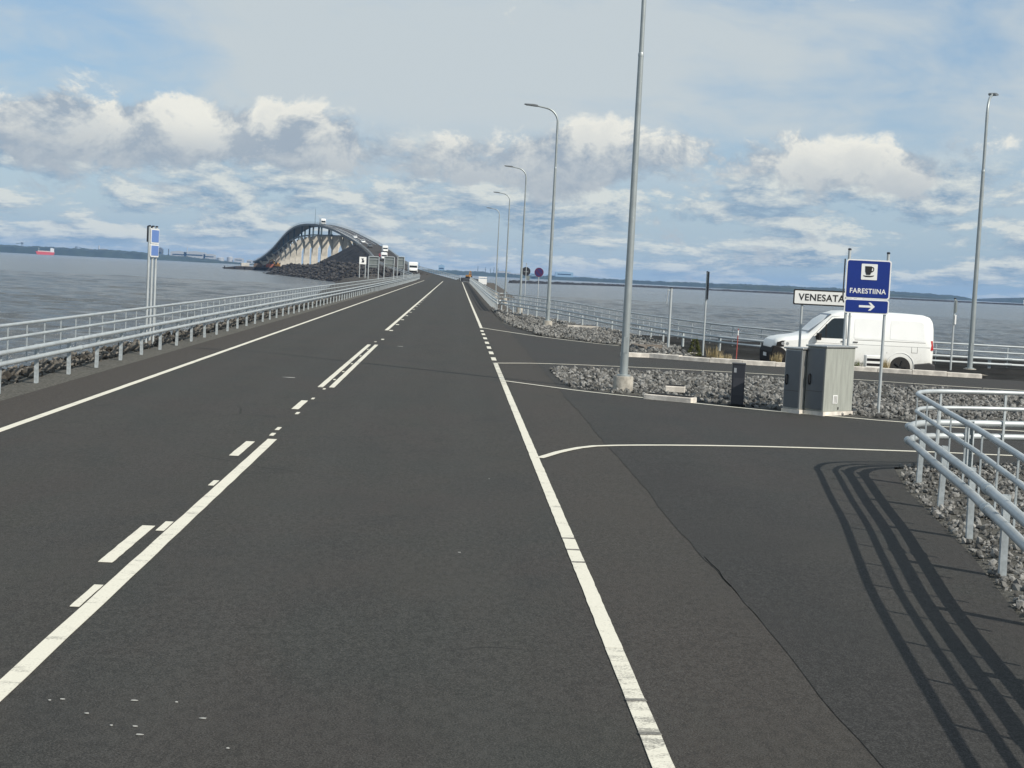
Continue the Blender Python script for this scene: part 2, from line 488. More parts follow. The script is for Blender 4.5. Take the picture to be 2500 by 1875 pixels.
def water_mat():
    M = bpy.data.materials.new('sea_water'); M.use_nodes = True
    n = NT(M.node_tree); b = M.node_tree.nodes['Principled BSDF']
    v = n.node('ShaderNodeTexCoord').outputs['Object']
    b.inputs['Base Color'].default_value = (0.060, 0.072, 0.080, 1)
    b.inputs['Roughness'].default_value = 0.14; b.inputs['IOR'].default_value = 1.33; b.inputs['Specular IOR Level'].default_value = 0.42
    w1 = n.noise(n.vm('MULTIPLY', v, (0.55, 1.0, 1)), 1.1, 6, 0.68, 0.5)
    w2 = n.noise(n.vm('MULTIPLY', v, (0.5, 1.0, 1)), 0.13, 4, 0.6, 0.3)
    w3 = n.noise(n.vm('MULTIPLY', v, (0.35, 1.0, 1)), 0.018, 4, 0.6)
    n.put(b.inputs['Base Color'], n.mix(n.step(w3, 0.35, 0.65), (0.105, 0.117, 0.125, 1), (0.125, 0.133, 0.135, 1)))
    h = n.m('ADD', n.m('MULTIPLY', w1, 0.8), n.m('MULTIPLY', w2, 2.2))
    bn = n.node('ShaderNodeBump'); bn.inputs['Strength'].default_value = 1.0; bn.inputs['Distance'].default_value = 1.3
    n.put(bn.inputs['Height'], h); n.put(b.inputs['Normal'], bn.outputs[0])
    return M


def ax(*segs):
    o = []
    for a, b, st in segs: o += list(np.arange(a, b, st))
    return np.array(o + [segs[-1][1]])


def build_sea():
    """one round sheet out to the horizon; real waves near the shore, finer mesh where the strait lies"""
    rs = [6.0]
    while rs[-1] < 8700: rs.append(rs[-1] * (1.0055 if 24 < rs[-1] < 420 else 1.035) + .02)
    rs = np.array(rs)
    an = np.radians(np.concatenate([np.arange(-180, -24, 3.0), np.arange(-24, 24, 0.11), np.arange(24, 180, 3.0)]))
    Rr, A = np.meshgrid(rs, an, indexing='ij'); x = Rr * np.sin(A); y = Rr * np.cos(A)
    z = np.zeros_like(x); rg = np.random.default_rng(12); dr = np.gradient(rs)[:, None]
    dxa = Rr * np.gradient(an)[None, :]
    for k in range(24):
        lam = 1.1 * 1.10 ** k; th = R(-75) + rg.normal() * 0.5; amp = 0.0135 * lam ** 0.55
        fade = np.clip(1.6 - 3.2 * np.maximum(dr * abs(math.cos(th)), dxa * abs(math.sin(th))) / lam, 0, 1)
        ph = (x * math.cos(th) + y * math.sin(th)) * 2 * math.pi / lam + rg.random() * 7 + 2.2 * vnoise(x, y, lam * 3.1, 60 + k)
        z += fade * amp * (np.sin(ph) + 0.25 * np.sin(2 * ph + .6))
    z = WATER_Z + z * (0.8 + 0.4 * vnoise(x, y, 38, 90))
    nr, na = x.shape; idx = np.arange(nr * na).reshape(nr, na)
    nx = np.roll(idx, -1, axis=1)
    q = np.stack([idx[:-1], idx[1:], nx[1:], nx[:-1]], -1).reshape(-1, 4)
    me = bpy.data.meshes.new('sea'); me.from_pydata(np.stack([x.ravel(), y.ravel(), z.ravel()], 1).tolist(), [], q.tolist()); me.materials.append(water_mat()); me.shade_smooth()
    bm = bmesh.new(); bm.from_mesh(me); bm.normal_update(); bm.faces.ensure_lookup_table()
    if bm.faces[0].normal.z < 0: bmesh.ops.reverse_faces(bm, faces=bm.faces)
    bm.to_mesh(me); bm.free()
    o = link('sea', me); o['kind'] = 'structure'
    return o


sea = build_sea()

LAND = [(-8.3, -30), (-8.3, 200), (-10, 240), (-19, 275), (-20, 340), (8, 340), (3.4, 300), (3.2, 110), (3.6, 99), (4.6, 91),
        (6.2, 81.5), (8.6, 70), (9.2, 62), (11.6, 57.0), (14, 55.2), (19, 54.6), (62, 53), (62, 17), (14, 16.5), (10.5, 12), (9.5, -30)]
KERB = [(5.35, 48.9), (5.75, 49.15), (8.54, 47.6), (11.99, 47.1), (13.75, 46.5), (15.75, 46.1)]
PAD = [(5.4, 50.5), (5.75, 49.9), (8.6, 48.0), (12, 47.5), (13.8, 46.9), (15.9, 46.5), (70, 46.3), (70, 70), (4, 70), (4.3, 60)]


def land_h(x, y):
    ins = inside(LAND, x, y); d = poly_dist(LAND, x, y)
    h = SLOPE * np.minimum(y, 420) - 0.05
    h = np.where(inside(PAD, x, y), h - 0.26 * np.clip(poly_dist(PAD, x, y) / 1.5, 0, 1), h)
    slope = h - 0.62 * d + (vnoise(x, y, 0.8, 3) - 0.5) * 0.25
    h = np.where(ins, h + (vnoise(x, y, 0.5, 5) - 0.5) * 0.03, np.maximum(slope, -4.0))
    return h


lxs = ax((-34, -16, 3), (-16, -6.4, 0.4), (-6.4, 2.4, 2.2), (2.4, 20, 0.4), (20, 70, 2.5))
lys = ax((-34, 4, 4), (4, 70, 0.4), (70, 130, 1.5), (130, 348, 5))
causeway = grid_mesh('causeway', lxs, lys, land_h, GROUND)


def sheet(name, poly, dz, material, parent=None, kind=None, hz=gz):
    me = bpy.data.meshes.new(name); bm = bmesh.new()
    f = bm.faces.new([bm.verts.new((x, y, hz(y) + dz)) for x, y in poly])
    bmesh.ops.triangulate(bm, faces=[f]); bmesh.ops.recalc_face_normals(bm, faces=bm.faces)
    for ff in bm.faces:
        if ff.normal.z < 0: ff.normal_flip()
    bm.to_mesh(me); bm.free(); me.materials.append(material)
    o = link(name, me, parent)
    if kind: o['kind'] = kind
    return o


SEAM_X = 2.32
road = sheet('road', [(-7.08, -25), (SEAM_X, -25), (SEAM_X, 40), (SEAM_X, 72), (2.22, 100), (2.3, 302), (-7.08, 302)], 0.0, ASPH, kind='structure')
jr = random.Random(4)
side_road = sheet('side_road', [(SEAM_X - 0.02 + jr.uniform(-.014, .014) + .015 * math.sin(k * .37), 75 - .45 * k) for k in range(1, 222)] + [(SEAM_X - 0.02, -25), (4.2, -25), (4.2, 6), (4.37, 11.69), (4.94, 14.64), (5.64, 19.25), (6.15, 21.7), (7.6, 22.7), (12, 23.1), (61, 22.6),
                                (61, 45.6), (15.8, 45.9), (13.75, 46.4), (11.99, 47.2), (8.54, 47.7), (5.4, 49.2), (5.95, 56.2), (3.3, 61.9), (SEAM_X + .25, 71), (SEAM_X - 0.02, 75)], 0.004, ASPH2, kind='structure')


edge_r = random.Random(77)


def ribbon(name, pts, w, dz, parent, material=PAINT, step=None):
    """painted stripe along a plan polyline, its ends square"""
    P = [Vector((x, y)) for x, y in pts]
    if step: P = [Vector((p.x, p.y)) for p in smooth_path([(x, y, 0) for x, y in pts], step, True)]
    vs = []; fs = []
    if len(P) == 2 and (P[1] - P[0]).length > .5:
        k_ = int(min(60, (P[1] - P[0]).length / .12)); P = [P[0].lerp(P[1], i / k_) for i in range(k_ + 1)]
    for i, p in enumerate(P):
        t = (P[min(i + 1, len(P) - 1)] - P[max(i - 1, 0)]).normalized(); nn = Vector((-t.y, t.x)) * (w / 2)
        for q in (p + nn * (1 + edge_r.uniform(-.05, .05)), p - nn * (1 + edge_r.uniform(-.05, .05))): vs.append((q.x, q.y, gz(q.y) + dz))
    n = len(vs); vs += [(a, b, c + 0.003) for a, b, c in vs]
    for i in range(len(P) - 1):
        a = 2 * i + n; fs.append((a, a + 1, a + 3, a + 2)); b = 2 * i
        fs.append((b, b + 2, b + 2 + n, b + n)); fs.append((b + 3, b + 1, b + 1 + n, b + 3 + n))
    fs.append((0, n, n + 1, 1)); e = 2 * (len(P) - 1); fs.append((e, e + 1, e + 1 + n, e + n))
    return MB().add(vs, fs).build(name, material, parent)


M0 = 0.004
ribbon('edge_line', [(-5.93, -10), (-5.93, 302)], 0.12, M0, road, step=0.5)
ribbon('edge_line', [(1.15, -10), (1.15, 10.3)], 0.115, M0, road, PAINT_WORN)
for a, b in ((10.31, 13.35), (13.41, 13.95), (14.02, 14.55), (14.62, 19.5), (19.53, 34.3)): ribbon('edge_line', [(1.15, a), (1.15, b)], 0.115, M0, road)
for y in (13.38, 13.985, 14.585, 9.02, 8.35): ribbon('worn_band', [(1.09, y), (1.21, y + .015)], 0.05, M0 + (.0005 if y > 12 else .0035), road, MATS['old_paint'])
ribbon('edge_line', [(1.15, 34.35), (1.15, 42.1)], 0.115, M0, road, PAINT_WORN)
ribbon('edge_line', [(1.17, 67.2), (1.17, 120), (1.2, 200), (1.25, 302)], 0.12, M0, road, step=0.5)
for a, b in ((43.4, 44.9), (46.6, 48.1), (49.8, 51.3), (53.1, 54.6), (56.6, 58.1), (60.2, 61.7), (63.4, 64.9)):
    ribbon('edge_dash', [(1.15, a), (1.15, b)], 0.13, M0, road)
# centre line: one solid stripe with older dashes and remnants beside it
ribbon('centre_line', [(-2.39, -10), (-2.385, 21.7)], 0.125, M0, road, step=0.5)
ribbon('centre_line', [(-2.52, 60.3), (-2.48, 140), (-2.40, 302)], 0.13, M0, road, step=0.5)
for x, a, b in ((-2.64, 12.5, 14.28), (-2.63, 19.68, 21.3), (-2.54, 26.3, 28.0)):
    ribbon('centre_dash', [(x, a), (x, b)], 0.115, M0, road)
for x, a, b in ((-2.54, 31.2, 48.8), (-2.325, 31.25, 48.9)):
    ribbon('centre_bar', [(x, a), (x, b)], 0.105, M0, road)
for x, y, w, l in ((-2.5, 14.3, .07, .5), (-2.5, 17.2, .06, .4), (-2.495, 11.25, .065, .75), (-2.43, 25.6, .055, .35), (-2.44, 28.5, .05, .3), (-2.46, 23.1, .06, .4), (-2.45, 22.3, .06, .35),
                   (-2.43, 30.8, .05, .25), (-2.31, 52.7, .09, .6), (-2.45, 50.8, .07, .3), (-2.43, 33.4, .05, .25), (-2.43, 36, .05, .25), (-2.43, 39, .05, .25), (-2.43, 42.5, .05, .3), (-2.43, 46, .05, .3)):
    ribbon('paint_remnant', [(x, y - l / 2), (x, y + l / 2)], w, M0, road)
for k in range(16):
    y = 60.3 + 6.4 * k
    ribbon('centre_dot', [(-2.34, y - .35), (-2.34, y + .35)], 0.13, M0, road)
for k, (x, y) in enumerate([(-2.08, 8.56), (-2.02, 8.59), (-1.64, 8.62), (-1.41, 8.62), (-1.83, 8.34), (-1.22, 8.33), (-1.66, 8.14), (-1.54, 8.14), (-1.49, 8.0), (-1.02, 7.83), (-1.58, 48.62), (-3.36, 33.41), (0.5, 18.56), (0.14, 13.61)]):
    s_ = (0.008 + 0.005 * (k % 3)) * (1 if y < 30 else 7); b_ = 0.009 * (1 if y < 30 else 8)
    mb = MB(); mb.prism([(s_ * math.cos(a) * (1 + .3 * math.sin(3 * a + k)), b_ * math.sin(a)) for a in [i * math.pi / 4 for i in range(8)]], M0, M0 + .003, 'z')
    mb.build('paint_fleck', mat('grey_fleck', (.34, .34, .32), .8), road, loc=(x, y, gz(y)))
# lines of the two side-road lanes
M1 = 0.008
ribbon('lane_line', [(1.2, 67.6), (2.2, 64.5), (3.3, 61.3), (4.7, 58.3), (5.86, 56.4)], 0.11, M1, side_road, step=0.5)
LB = [(1.1, 42.1), (2.81, 43.1), (6.62, 43.3), (10.75, 42.5), (12.4, 41.8), (14.96, 41.1), (24, 39.5), (40, 39)]
LC = [(1.14, 35.5), (2.24, 34.07), (3.15, 33.05), (5.67, 30.9), (7.53, 29.75), (8.51, 29.3), (12, 28.4), (40, 27)]
LD = [(1.21, 20.9), (1.69, 22.05), (2.34, 22.85), (4.35, 23.6), (7.0, 24.0), (8.73, 24.05), (14, 24.2), (40, 24)]
for L in (LB, LC, LD): ribbon('lane_line', L, 0.105, M1, side_road, step=0.4)
# the joint between the two layings of asphalt
jr = random.Random(4)
ribbon('asphalt_joint', [(SEAM_X + jr.uniform(-.035, .035) + .02, 12.6 + k * .33) for k in range(5)], 0.006, 0.0045, side_road, mat('joint_tar', (0.014, 0.0135, 0.013), 0.95, spec=0.05))

# ------------------------------------------------------------------ gravel beds with loose stones
def rock_base(seed, sub=0):
    bm = bmesh.new(); bmesh.ops.create_icosphere(bm, subdivisions=1 + sub, radius=1.0)
    rr = random.Random(seed)
    for v in bm.verts: v.co *= rr.uniform(0.72, 1.18)
    # cut a few flat facets so the stones look crushed, not rolled
    for _ in range(4):
        nrm = Vector((rr.uniform(-1, 1), rr.uniform(-1, 1), rr.uniform(-1, 1))).normalized(); dd = rr.uniform(0.55, 0.8)
        for v in bm.verts:
            e = v.co.dot(nrm) - dd
            if e > 0: v.co -= nrm * e
    vs = np.array([v.co[:] for v in bm.verts]); fs = np.array([[q.index for q in f.verts] for f in bm.faces]); bm.free()
    return vs, fs


ROCKS = [rock_base(100 + i) for i in range(8)]
ROCK_MESH = {}


def rock_mesh(k, material):
    key = (k, material.name)
    if key not in ROCK_MESH:
        me = bpy.data.meshes.new('stone'); me.from_pydata(ROCKS[k][0].tolist(), [], ROCKS[k][1].tolist()); me.materials.append(material)
        ROCK_MESH[key] = me
    return ROCK_MESH[key]


def rot_mats(n, r):
    q = r.normal(size=(n, 4)); q /= np.linalg.norm(q, axis=1)[:, None]
    w, x, y, z = q.T
    return np.stack([np.stack([1 - 2 * (y * y + z * z), 2 * (x * y - z * w), 2 * (x * z + y * w)], -1),
                     np.stack([2 * (x * y + z * w), 1 - 2 * (x * x + z * z), 2 * (y * z - x * w)], -1),
                     np.stack([2 * (x * z - y * w), 2 * (y * z + x * w), 1 - 2 * (x * x + y * y)], -1)], 1), q


def stones(parent, poly, n, smin, smax, zf, material, n_single, seed, sink=0.35, dens=None):
    r = np.random.default_rng(seed)
    xs = [p[0] for p in poly]; ys = [p[1] for p in poly]
    x = r.uniform(min(xs), max(xs), n * 4); y = r.uniform(min(ys), max(ys), n * 4)
    k = inside(poly, x, y)
    if dens is not None: k &= r.random(x.shape) < dens(x, y)
    x, y = x[k][:n], y[k][:n]; n = len(x)
    s = smin + (smax - smin) * r.random(n) ** 1.6
    ax_ = np.stack([s * r.uniform(0.8, 1.35, n), s * r.uniform(0.6, 1.0, n), s * r.uniform(0.45, 0.8, n)], -1)
    Rm, q = rot_mats(n, r)
    # keep the stones lying rather flat
    z = zf(x, y) + s * (0.5 - sink) + r.uniform(0, 0.35, n) * s
    kind = r.integers(0, 8, n)
    dist = np.hypot(x, y); big = np.argsort(-(s / dist))[:n_single]
    vis = set(big.tolist())
    for i in big:
        o = link('stone', rock_mesh(int(kind[i]), material), parent)
        o.matrix_world = Matrix.Translation((x[i], y[i], z[i])) @ Matrix(Rm[i].tolist()).to_4x4() @ Matrix.Diagonal((*ax_[i], 1))
    V = []; Fc = []; off = 0
    for kk in range(8):
        sel = np.array([i for i in range(n) if kind[i] == kk and i not in vis], int)
        if not len(sel): continue
        b, f = ROCKS[kk]
        vv = np.einsum('nij,nvj->nvi', Rm[sel], b[None] * ax_[sel][:, None, :]) + np.stack([x[sel], y[sel], z[sel]], -1)[:, None, :]
        ff = f[None] + (np.arange(len(sel)) * len(b))[:, None, None] + off
        V.append(vv.reshape(-1, 3)); Fc.append(ff.reshape(-1, 3)); off += len(sel) * len(b)
    V = np.concatenate(V); Fc = np.concatenate(Fc)
    me = bpy.data.meshes.new('loose_stones'); me.from_pydata(V.tolist(), [], Fc.tolist()); me.materials.append(material)
    o = link('loose_stones', me, parent); o['kind'] = 'stuff'
    return o


def bed(name, poly, rise, material, seed):
    """low gravel mound, its rim flush with the asphalt"""
    xs = [p[0] for p in poly]; ys = [p[1] for p in poly]
    st = 0.25 if (max(xs) - min(xs)) * (max(ys) - min(ys)) < 500 else 0.4
    def hf(x, y):
        d = poly_dist(poly, x, y)
        h = SLOPE * y + 0.012 + rise * np.clip(d / 1.4, 0, 1) + (vnoise(x, y, 0.35, seed) - .5) * 0.06 * np.clip(d / .3, 0, 1)
        return np.where(inside(poly, x, y), h, SLOPE * y - 0.02)
    def keep(c): return inside(poly, c[:, 0], c[:, 1]) | (poly_dist(poly, c[:, 0], c[:, 1]) < st * .6)
    o = grid_mesh(name, np.arange(min(xs) - .3, max(xs) + .3, st), np.arange(min(ys) - .3, max(ys) + .3, st), hf, material, keep=keep)
    return o, hf


ISLAND = [(2.5, 40.4), (2.85, 41.2), (6.6, 41.5), (10.7, 40.7), (12.3, 40.0), (15, 39.3), (21, 39.6), (21, 28.5), (12, 28.9), (8.6, 29.8), (7.55, 30.2), (5.75, 31.35), (3.35, 33.4), (2.6, 34.2), (2.45, 37)]
isl, isl_h = bed('gravel_island', ISLAND, 0.0, SANDY, 21)
stones(isl, ISLAND, 16000, 0.02, 0.09, isl_h, STONE, 130, 31, sink=.5)
CORNER = [(6.2, 21.7), (5.66, 19.25), (4.96, 14.64), (4.39, 11.69), (4.22, 6), (4.22, 2), (9.3, 2), (10, 12), (14, 17), (18, 17.5), (18, 22.9), (12, 23.05), (7.6, 22.65)]
cor, cor_h = bed('gravel_corner', CORNER, 0.02, SANDY, 22)
stones(cor, [(6.2, 21.7), (5.66, 19.25), (4.96, 14.64), (4.39, 11.69), (4.22, 6), (8, 6), (10, 14), (12, 17.5), (12, 23.0), (7.6, 22.65)], 15000, 0.012, 0.058, cor_h, STONE, 110, 32)
VERGE = [(-7.1, 2), (-8.5, 2), (-8.5, 150), (-7.1, 150)]
ver, ver_h = bed('gravel_verge', VERGE, 0.02, SANDY, 23)
SHORE_L = [(-7.75, 16), (-9.6, 16), (-9.6, 110), (-7.75, 110)]
stones(ver, SHORE_L, 5200, 0.04, 0.15, lambda x, y: np.maximum(land_h(x, y), np.where(x > -8.5, ver_h(x, y), -9)), STONE_BROWN, 60, 33)
FARBED = [(2.4, 104), (2.38, 78), (2.6, 72), (3.5, 62.2), (6.1, 56.6), (5.7, 50.3), (7.5, 49.5), (8.0, 56), (8.0, 62), (7.2, 72), (5.4, 82), (4, 91), (3, 99)]
fb, fb_h = bed('gravel_bank', FARBED, 0.04, SANDY, 24)
stones(fb, FARBED, 6000, 0.035, 0.11, lambda x, y: np.maximum(fb_h(x, y), -5), STONE, 0, 34)

# ------------------------------------------------------------------ kerb along the van's parking strip
kpath = smooth_path([(x, y, 0) for x, y in KERB], 1.0)
kerb = thing('concrete_kerb', (*KERB[0], gz(49)), 'long pale concrete kerb between the far lane and the white van', 'kerb')
for i in range(len(kpath) - 1):
    a, b = kpath[i], kpath[i + 1]; t = (b - a); ang = math.atan2(t.y, t.x); c = (a + b) / 2
    nn = Vector((-math.sin(ang), math.cos(ang), 0)) * 0.14
    ps = [(-.14, -.1), (.14, -.1), (.14, .115), (-.11, .125), (-.14, .10)]
    mb = MB(); mb.prism([(p[0], p[1]) for p in ps], -.492, .492, 'y')
    o = mb.build('kerb_stone', CONC_PALE, kerb)
    o.location = Vector((c.x, c.y, gz(c.y) + 0.01 + 0.01 * math.sin(i * 2.3))) - kerb.location + Vector((nn.x, nn.y, 0))
    o.rotation_euler = (0, 0, ang - math.pi / 2)
o = sheet('kerb_backing', [(5.75, 49.8), (8.65, 48.15), (12.05, 47.65), (13.85, 47.0), (15.85, 46.6), (15.85, 47.3), (13.9, 47.6), (12.1, 48.25), (8.8, 48.8), (6, 50.6)], 0.075, mat('sandy_soil', (0.30, 0.26, 0.20), 0.95, 0, 0.3, 8, 0.6, 40), None)
o.parent = kerb; o.location = -kerb.location

# ------------------------------------------------------------------ guard rails
def c_post():
    w, d, t = 0.095, 0.06, 0.008
    return [(-w / 2, -d / 2), (w / 2, -d / 2), (w / 2, d / 2), (w / 2 - .018, d / 2), (w / 2 - .018, d / 2 - t), (w / 2 - t, d / 2 - t), (w / 2 - t, -d / 2 + t),
            (-w / 2 + t, -d / 2 + t), (-w / 2 + t, d / 2 - t), (-w / 2 + .018, d / 2 - t), (-w / 2 + .018, d / 2), (-w / 2, d / 2)]


POST_ME = MB().prism(c_post(), -0.35, 0.72, 'z').mesh('post', GALV_POST)
HPOST_ME = MB().box((0, 0, .765), (.032, .016, .70)).mesh('handrail_post', GALV_POST)
BRKT_ME = MB().box((0, -.035, 0), (0.06, 0.07, 0.05)).mesh('bracket', GALV_POST)
SLEEVE_ME = MB().tube([(-.12, 0, 0), (.12, 0, 0)], 0.052, 10).mesh('sleeve', GALV_POST, 60)


def guard_rail(name, pts, label, spacing=2.4, side=1, hoff=0.30, dense=0.6, first=0.0, group=None):
    """two tubes on C posts, and a two-rail handrail on thin posts behind; side=+1: handrail left of travel"""
    root = thing(name, pts[0], label, 'guard rail', group)
    o0 = Vector(pts[0])
    P = smooth_path(pts, dense)
    def frame(i):
        t = (P[min(i + 1, len(P) - 1)] - P[max(i - 1, 0)]); t.z = 0; t.normalize(); return t, Vector((-t.y, t.x, 0)) * side
    n_ = [frame(i)[1] for i in range(len(P))]
    for nm, z, off, r, sec in (('tube_rail', 0.51, -0.075, 0.044, 12), ('tube_rail', 0.69, -0.075, 0.044, 12), ('handrail', 0.90, hoff, 0.027, 10), ('handrail', 1.12, hoff, 0.030, 10)):
        mb = MB(); mb.tube([p + n_[i] * off + Vector((0, 0, z)) - o0 for i, p in enumerate(P)], r, sec)
        mb.build(nm, GALV, root, 60)
    # posts at even arc length
    acc = 0.0; nxt = first; nh = first + spacing / 4; k = 0
    for i in range(1, len(P)):
        seg = (P[i] - P[i - 1]).length
        while nxt <= acc + seg:
            p = P[i - 1].lerp(P[i], (nxt - acc) / seg); t, nn = frame(i)
            a = math.atan2(t.y, t.x)
            lean = R(1.2 * math.sin(k * 1.7))
            po = link('post', POST_ME, root, p - o0); po.rotation_euler = (lean, 0, a if side > 0 else a + math.pi)
            for z in (0.51, 0.69):
                if abs(p.y) < 60: 
                    b = link('bracket', BRKT_ME, po, (0, 0, z)); 
            if k % 3 == 1 and p.y < 70:
                for z in (0.51, 0.69):
                    s = link('sleeve', SLEEVE_ME, root, p + t * .6 - nn * 0.075 + Vector((0, 0, z)) - o0, a)
            nxt += spacing; k += 1
        while nh <= acc + seg:
            p = P[i - 1].lerp(P[i], (nh - acc) / seg); t, nn = frame(i)
            link('handrail_post', HPOST_ME, root, p + nn * hoff - o0, math.atan2(t.y, t.x))
            nh += spacing / 2
        acc += seg
    return root


guard_rail('guard_rail', [(-7.42, y, gz(y)) for y in (14, 30, 60, 120, 200, 330)], 'galvanised tube guard rail with handrail along the left road edge beside open water', 2.4, 1, 0.03, 1.2, 0.45, 'guard rails of the causeway')
guard_rail('guard_rail', [(2.62, 300, gz(300)), (2.6, 200, gz(200)), (2.55, 106, .29), (2.95, 96, .26), (4.0, 87, .24), (5.5, 78, .18), (7.4, 68, .02), (8.15, 60, .03), (9.2, 56.8, -.02), (10.7, 55, -.07), (13.5, 53.6, -.15), (18, 53, -.21), (34, 52.5, -.25)],
           'long galvanised guard rail behind the white van running back along the right road edge', 2.4, 1, 0.03, 0.8, 0.3, 'guard rails of the causeway')
guard_rail('guard_rail', [(3.52, 5, gz(5)), (4.38, 10.9, .03), (4.80, 13.28, .04), (5.2, 15.45, .044), (5.52, 17.4, .05), (5.9, 19.6, .056), (6.04, 20.35, .06), (6.35, 20.95, .06), (7.0, 21.3, .06), (8.4, 21.6, .062), (11, 21.85, .062), (18, 22.0, .062)],
           'nearest galvanised guard rail curving round the gravel corner at right', 2.1, -1, -0.02, 0.15, 0.25, 'guard rails of the causeway')

# ------------------------------------------------------------------ street lamps
def make_lamp(h, arm_ang, arm=1.5, steel=LAMP_M):
    t = thing('street_lamp', (0, 0, 0), 'x', 'street lamp', 'street lamps of the causeway')
    mb = MB(); mb.lathe([(0.215, -.3), (0.215, .30), (0.20, .33)], n=20); mb.build('concrete_base', mat('weathered_concrete', (.34, .32, .28), .9, 0, .3, 7, .4, 40), t, 40)
    zs = h - 1.0
    mb = MB(); mb.lathe([(0.15, .33), (0.15, .36), (0.088, .365)], n=16); mb.build('base_flange', steel, t, 40)
    mb = MB(); mb.tube([(0, 0, .35), (0, 0, 1.2), (0, 0, h * .72)], [0.088, 0.084, 0.058], 14); mb.build('lower_pole', steel, t, 50)
    d = Vector((math.cos(arm_ang), math.sin(arm_ang), 0))
    pts = [Vector((0, 0, h * .72 - .02)), Vector((0, 0, h - .75))]
    rad = 0.62
    for k in range(1, 9):
        a = k / 8 * R(84)
        pts.append(Vector((0, 0, h - .75)) + d * rad * (1 - math.cos(a)) + Vector((0, 0, rad * math.sin(a))))
    e = pts[-1]; pts.append(e + d * (arm - rad - .5) + Vector((0, 0, .07)))
    mb = MB(); mb.tube(pts, [0.050] * 2 + [0.044] * 7 + [0.036] * 2, 12); mb.build('curved_arm', steel, t, 50)
    e = pts[-1]; rz = arm_ang
    mb = MB(); prof = [(-.02, -.03), (.12, -.04), (.56, -.02), (.60, 0.0), (.55, .025), (.14, .055), (-.02, .035)]
    mb.prism(prof, -.12, .12, 'y'); hd = mb.build('lamp_head', LAMP_HEAD, t); hd.location = e; hd.rotation_euler = (0, R(-5), rz)
    bevel(hd, .012)
    mb = MB(); mb.box((.36, 0, -.036), (.32, .18, .012)); l = mb.build('lens', LENS, hd)
    mb = MB(); mb.lathe([(0.0615, h * .72 - .03), (0.0615, h * .72 + .02), (0.052, h * .72 + .05)], n=14); mb.build('collar', steel, t, 50)
    mb = MB(); mb.box((0, -.087, 1.0), (.09, .01, .34)); mb.build('service_hatch', steel, t)
    return t


lamp = make_lamp(9.9, R(180))
LABELS = ['nearest street lamp on a concrete base in the gravel island, top out of frame',
          'street lamp on the gravel bank beyond the junction, second nearest along the road',
          'third street lamp along the right guard rail, left of the two round signs',
          'fourth street lamp along the right guard rail, between the third and the farthest',
          'farthest and shortest-looking street lamp of the row along the road']
for k, (x, y) in enumerate(((3.68, 34.0), (4.2, 71.6), (4.45, 109.2), (4.56, 146), (4.62, 183))):
    o = lamp if k == 0 else copy_tree(lamp)
    o.location = (x, y, gz(y) - (0.0 if k < 2 else 0.3)); o['label'] = LABELS[k]
    o.rotation_euler = (0, 0, R((0, 0, 2, -2, 1)[k]))
o = make_lamp(9.35, R(62), 1.2)
o.location = (16.88, 51.5, -0.16); o['label'] = 'street lamp at far right beyond the white van, its arm pointing away'

# ------------------------------------------------------------------ stainless and grey equipment cabinets
def cabinet(loc, rz, w, d, h, label, side_m, door_m, plinth=True, vent=True):
    t = thing('equipment_cabinet', loc, label, 'cabinet', 'equipment cabinets on the gravel island', rz)
    bevel(MB().box((0, 0, h / 2 + .06), (w, d, h)).build('housing', side_m, t), .012)
    bevel(MB().box((0, 0, h + .075), (w + .06, d + .06, .035)).build('roof_cap', STAINLESS, t), .01)
    MB().box((0, 0, .015), (w + .03, d + .03, .09)).build('plinth', CONC_PALE, t)
    dr = bevel(MB().box((-w / 2 - .006, 0, h / 2 + .06), (.018, d - .05, h - .06)).build('door', door_m, t), .004)
    MB().tube([(-w / 2 - .02, .12, h * .46), (-w / 2 - .045, .12, h * .48), (-w / 2 - .045, .12, h * .60), (-w / 2 - .02, .12, h * .62)], .016, 8).build('handle', BLACK, dr, 60)
    MB().box((-w / 2 - .018, 0, h * .36), (.006, d - .06, .012)).build('seam', SEAM, dr)
    if vent:
        v = bevel(MB().box((-w * .12, -d / 2 - .006, h * .24), (.15, .012, .16)).build('vent', SIGNWHITE, t), .004)
        for k in range(3): MB().box((-w * .12 - .04 + .04 * k, -d / 2 - .014, h * .24), (.012, .006, .13)).build('slat', SEAM, v)
        MB().box((0, -d / 2 - .006, .12), (.02, .014, .05)).build('latch', BLACK, t)
    return t


DOORM = mat('dark_stainless_door', (0.17, 0.182, 0.195), 0.32, 0.8, 0.05, 2)
cabinet((7.26, 30.37, gz(30) + .02), R(41), 0.93, 0.44, 1.22, 'larger grey steel cabinet with white vent plate, beside the blue sign post', CABGREY, DOORM)
cabinet((6.71, 30.46, gz(30) + .02), R(41), 0.50, 0.40, 1.15, 'smaller stainless steel cabinet left of the grey one, under the white text sign', STAINLESS, DOORM, vent=False)

t = thing('charging_bollard', (5.66, 31.3, gz(31)), 'black upright service bollard standing in the gravel island', 'bollard', None, R(-8))
bevel(MB().box((0, 0, .44), (.25, .17, .80)).build('housing', CHARCOAL, t), .012)
bevel(MB().box((0, 0, .85), (.27, .19, .03)).build('top_cap', mat('dark_cap', (.05, .052, .058), .5), t), .008)
MB().box((-.07, -.088, .72), (.05, .008, .09)).build('label_plate', mat('grey_plate', (.25, .27, .29), .4), t)
MB().box((0, 0, .015), (.32, .24, .06)).build('foot', BLACK, t)
MB().box((0, -.087, .40), (.20, .006, .34)).build('hatch', mat('dark_hatch', (.03, .033, .042), .45), t)

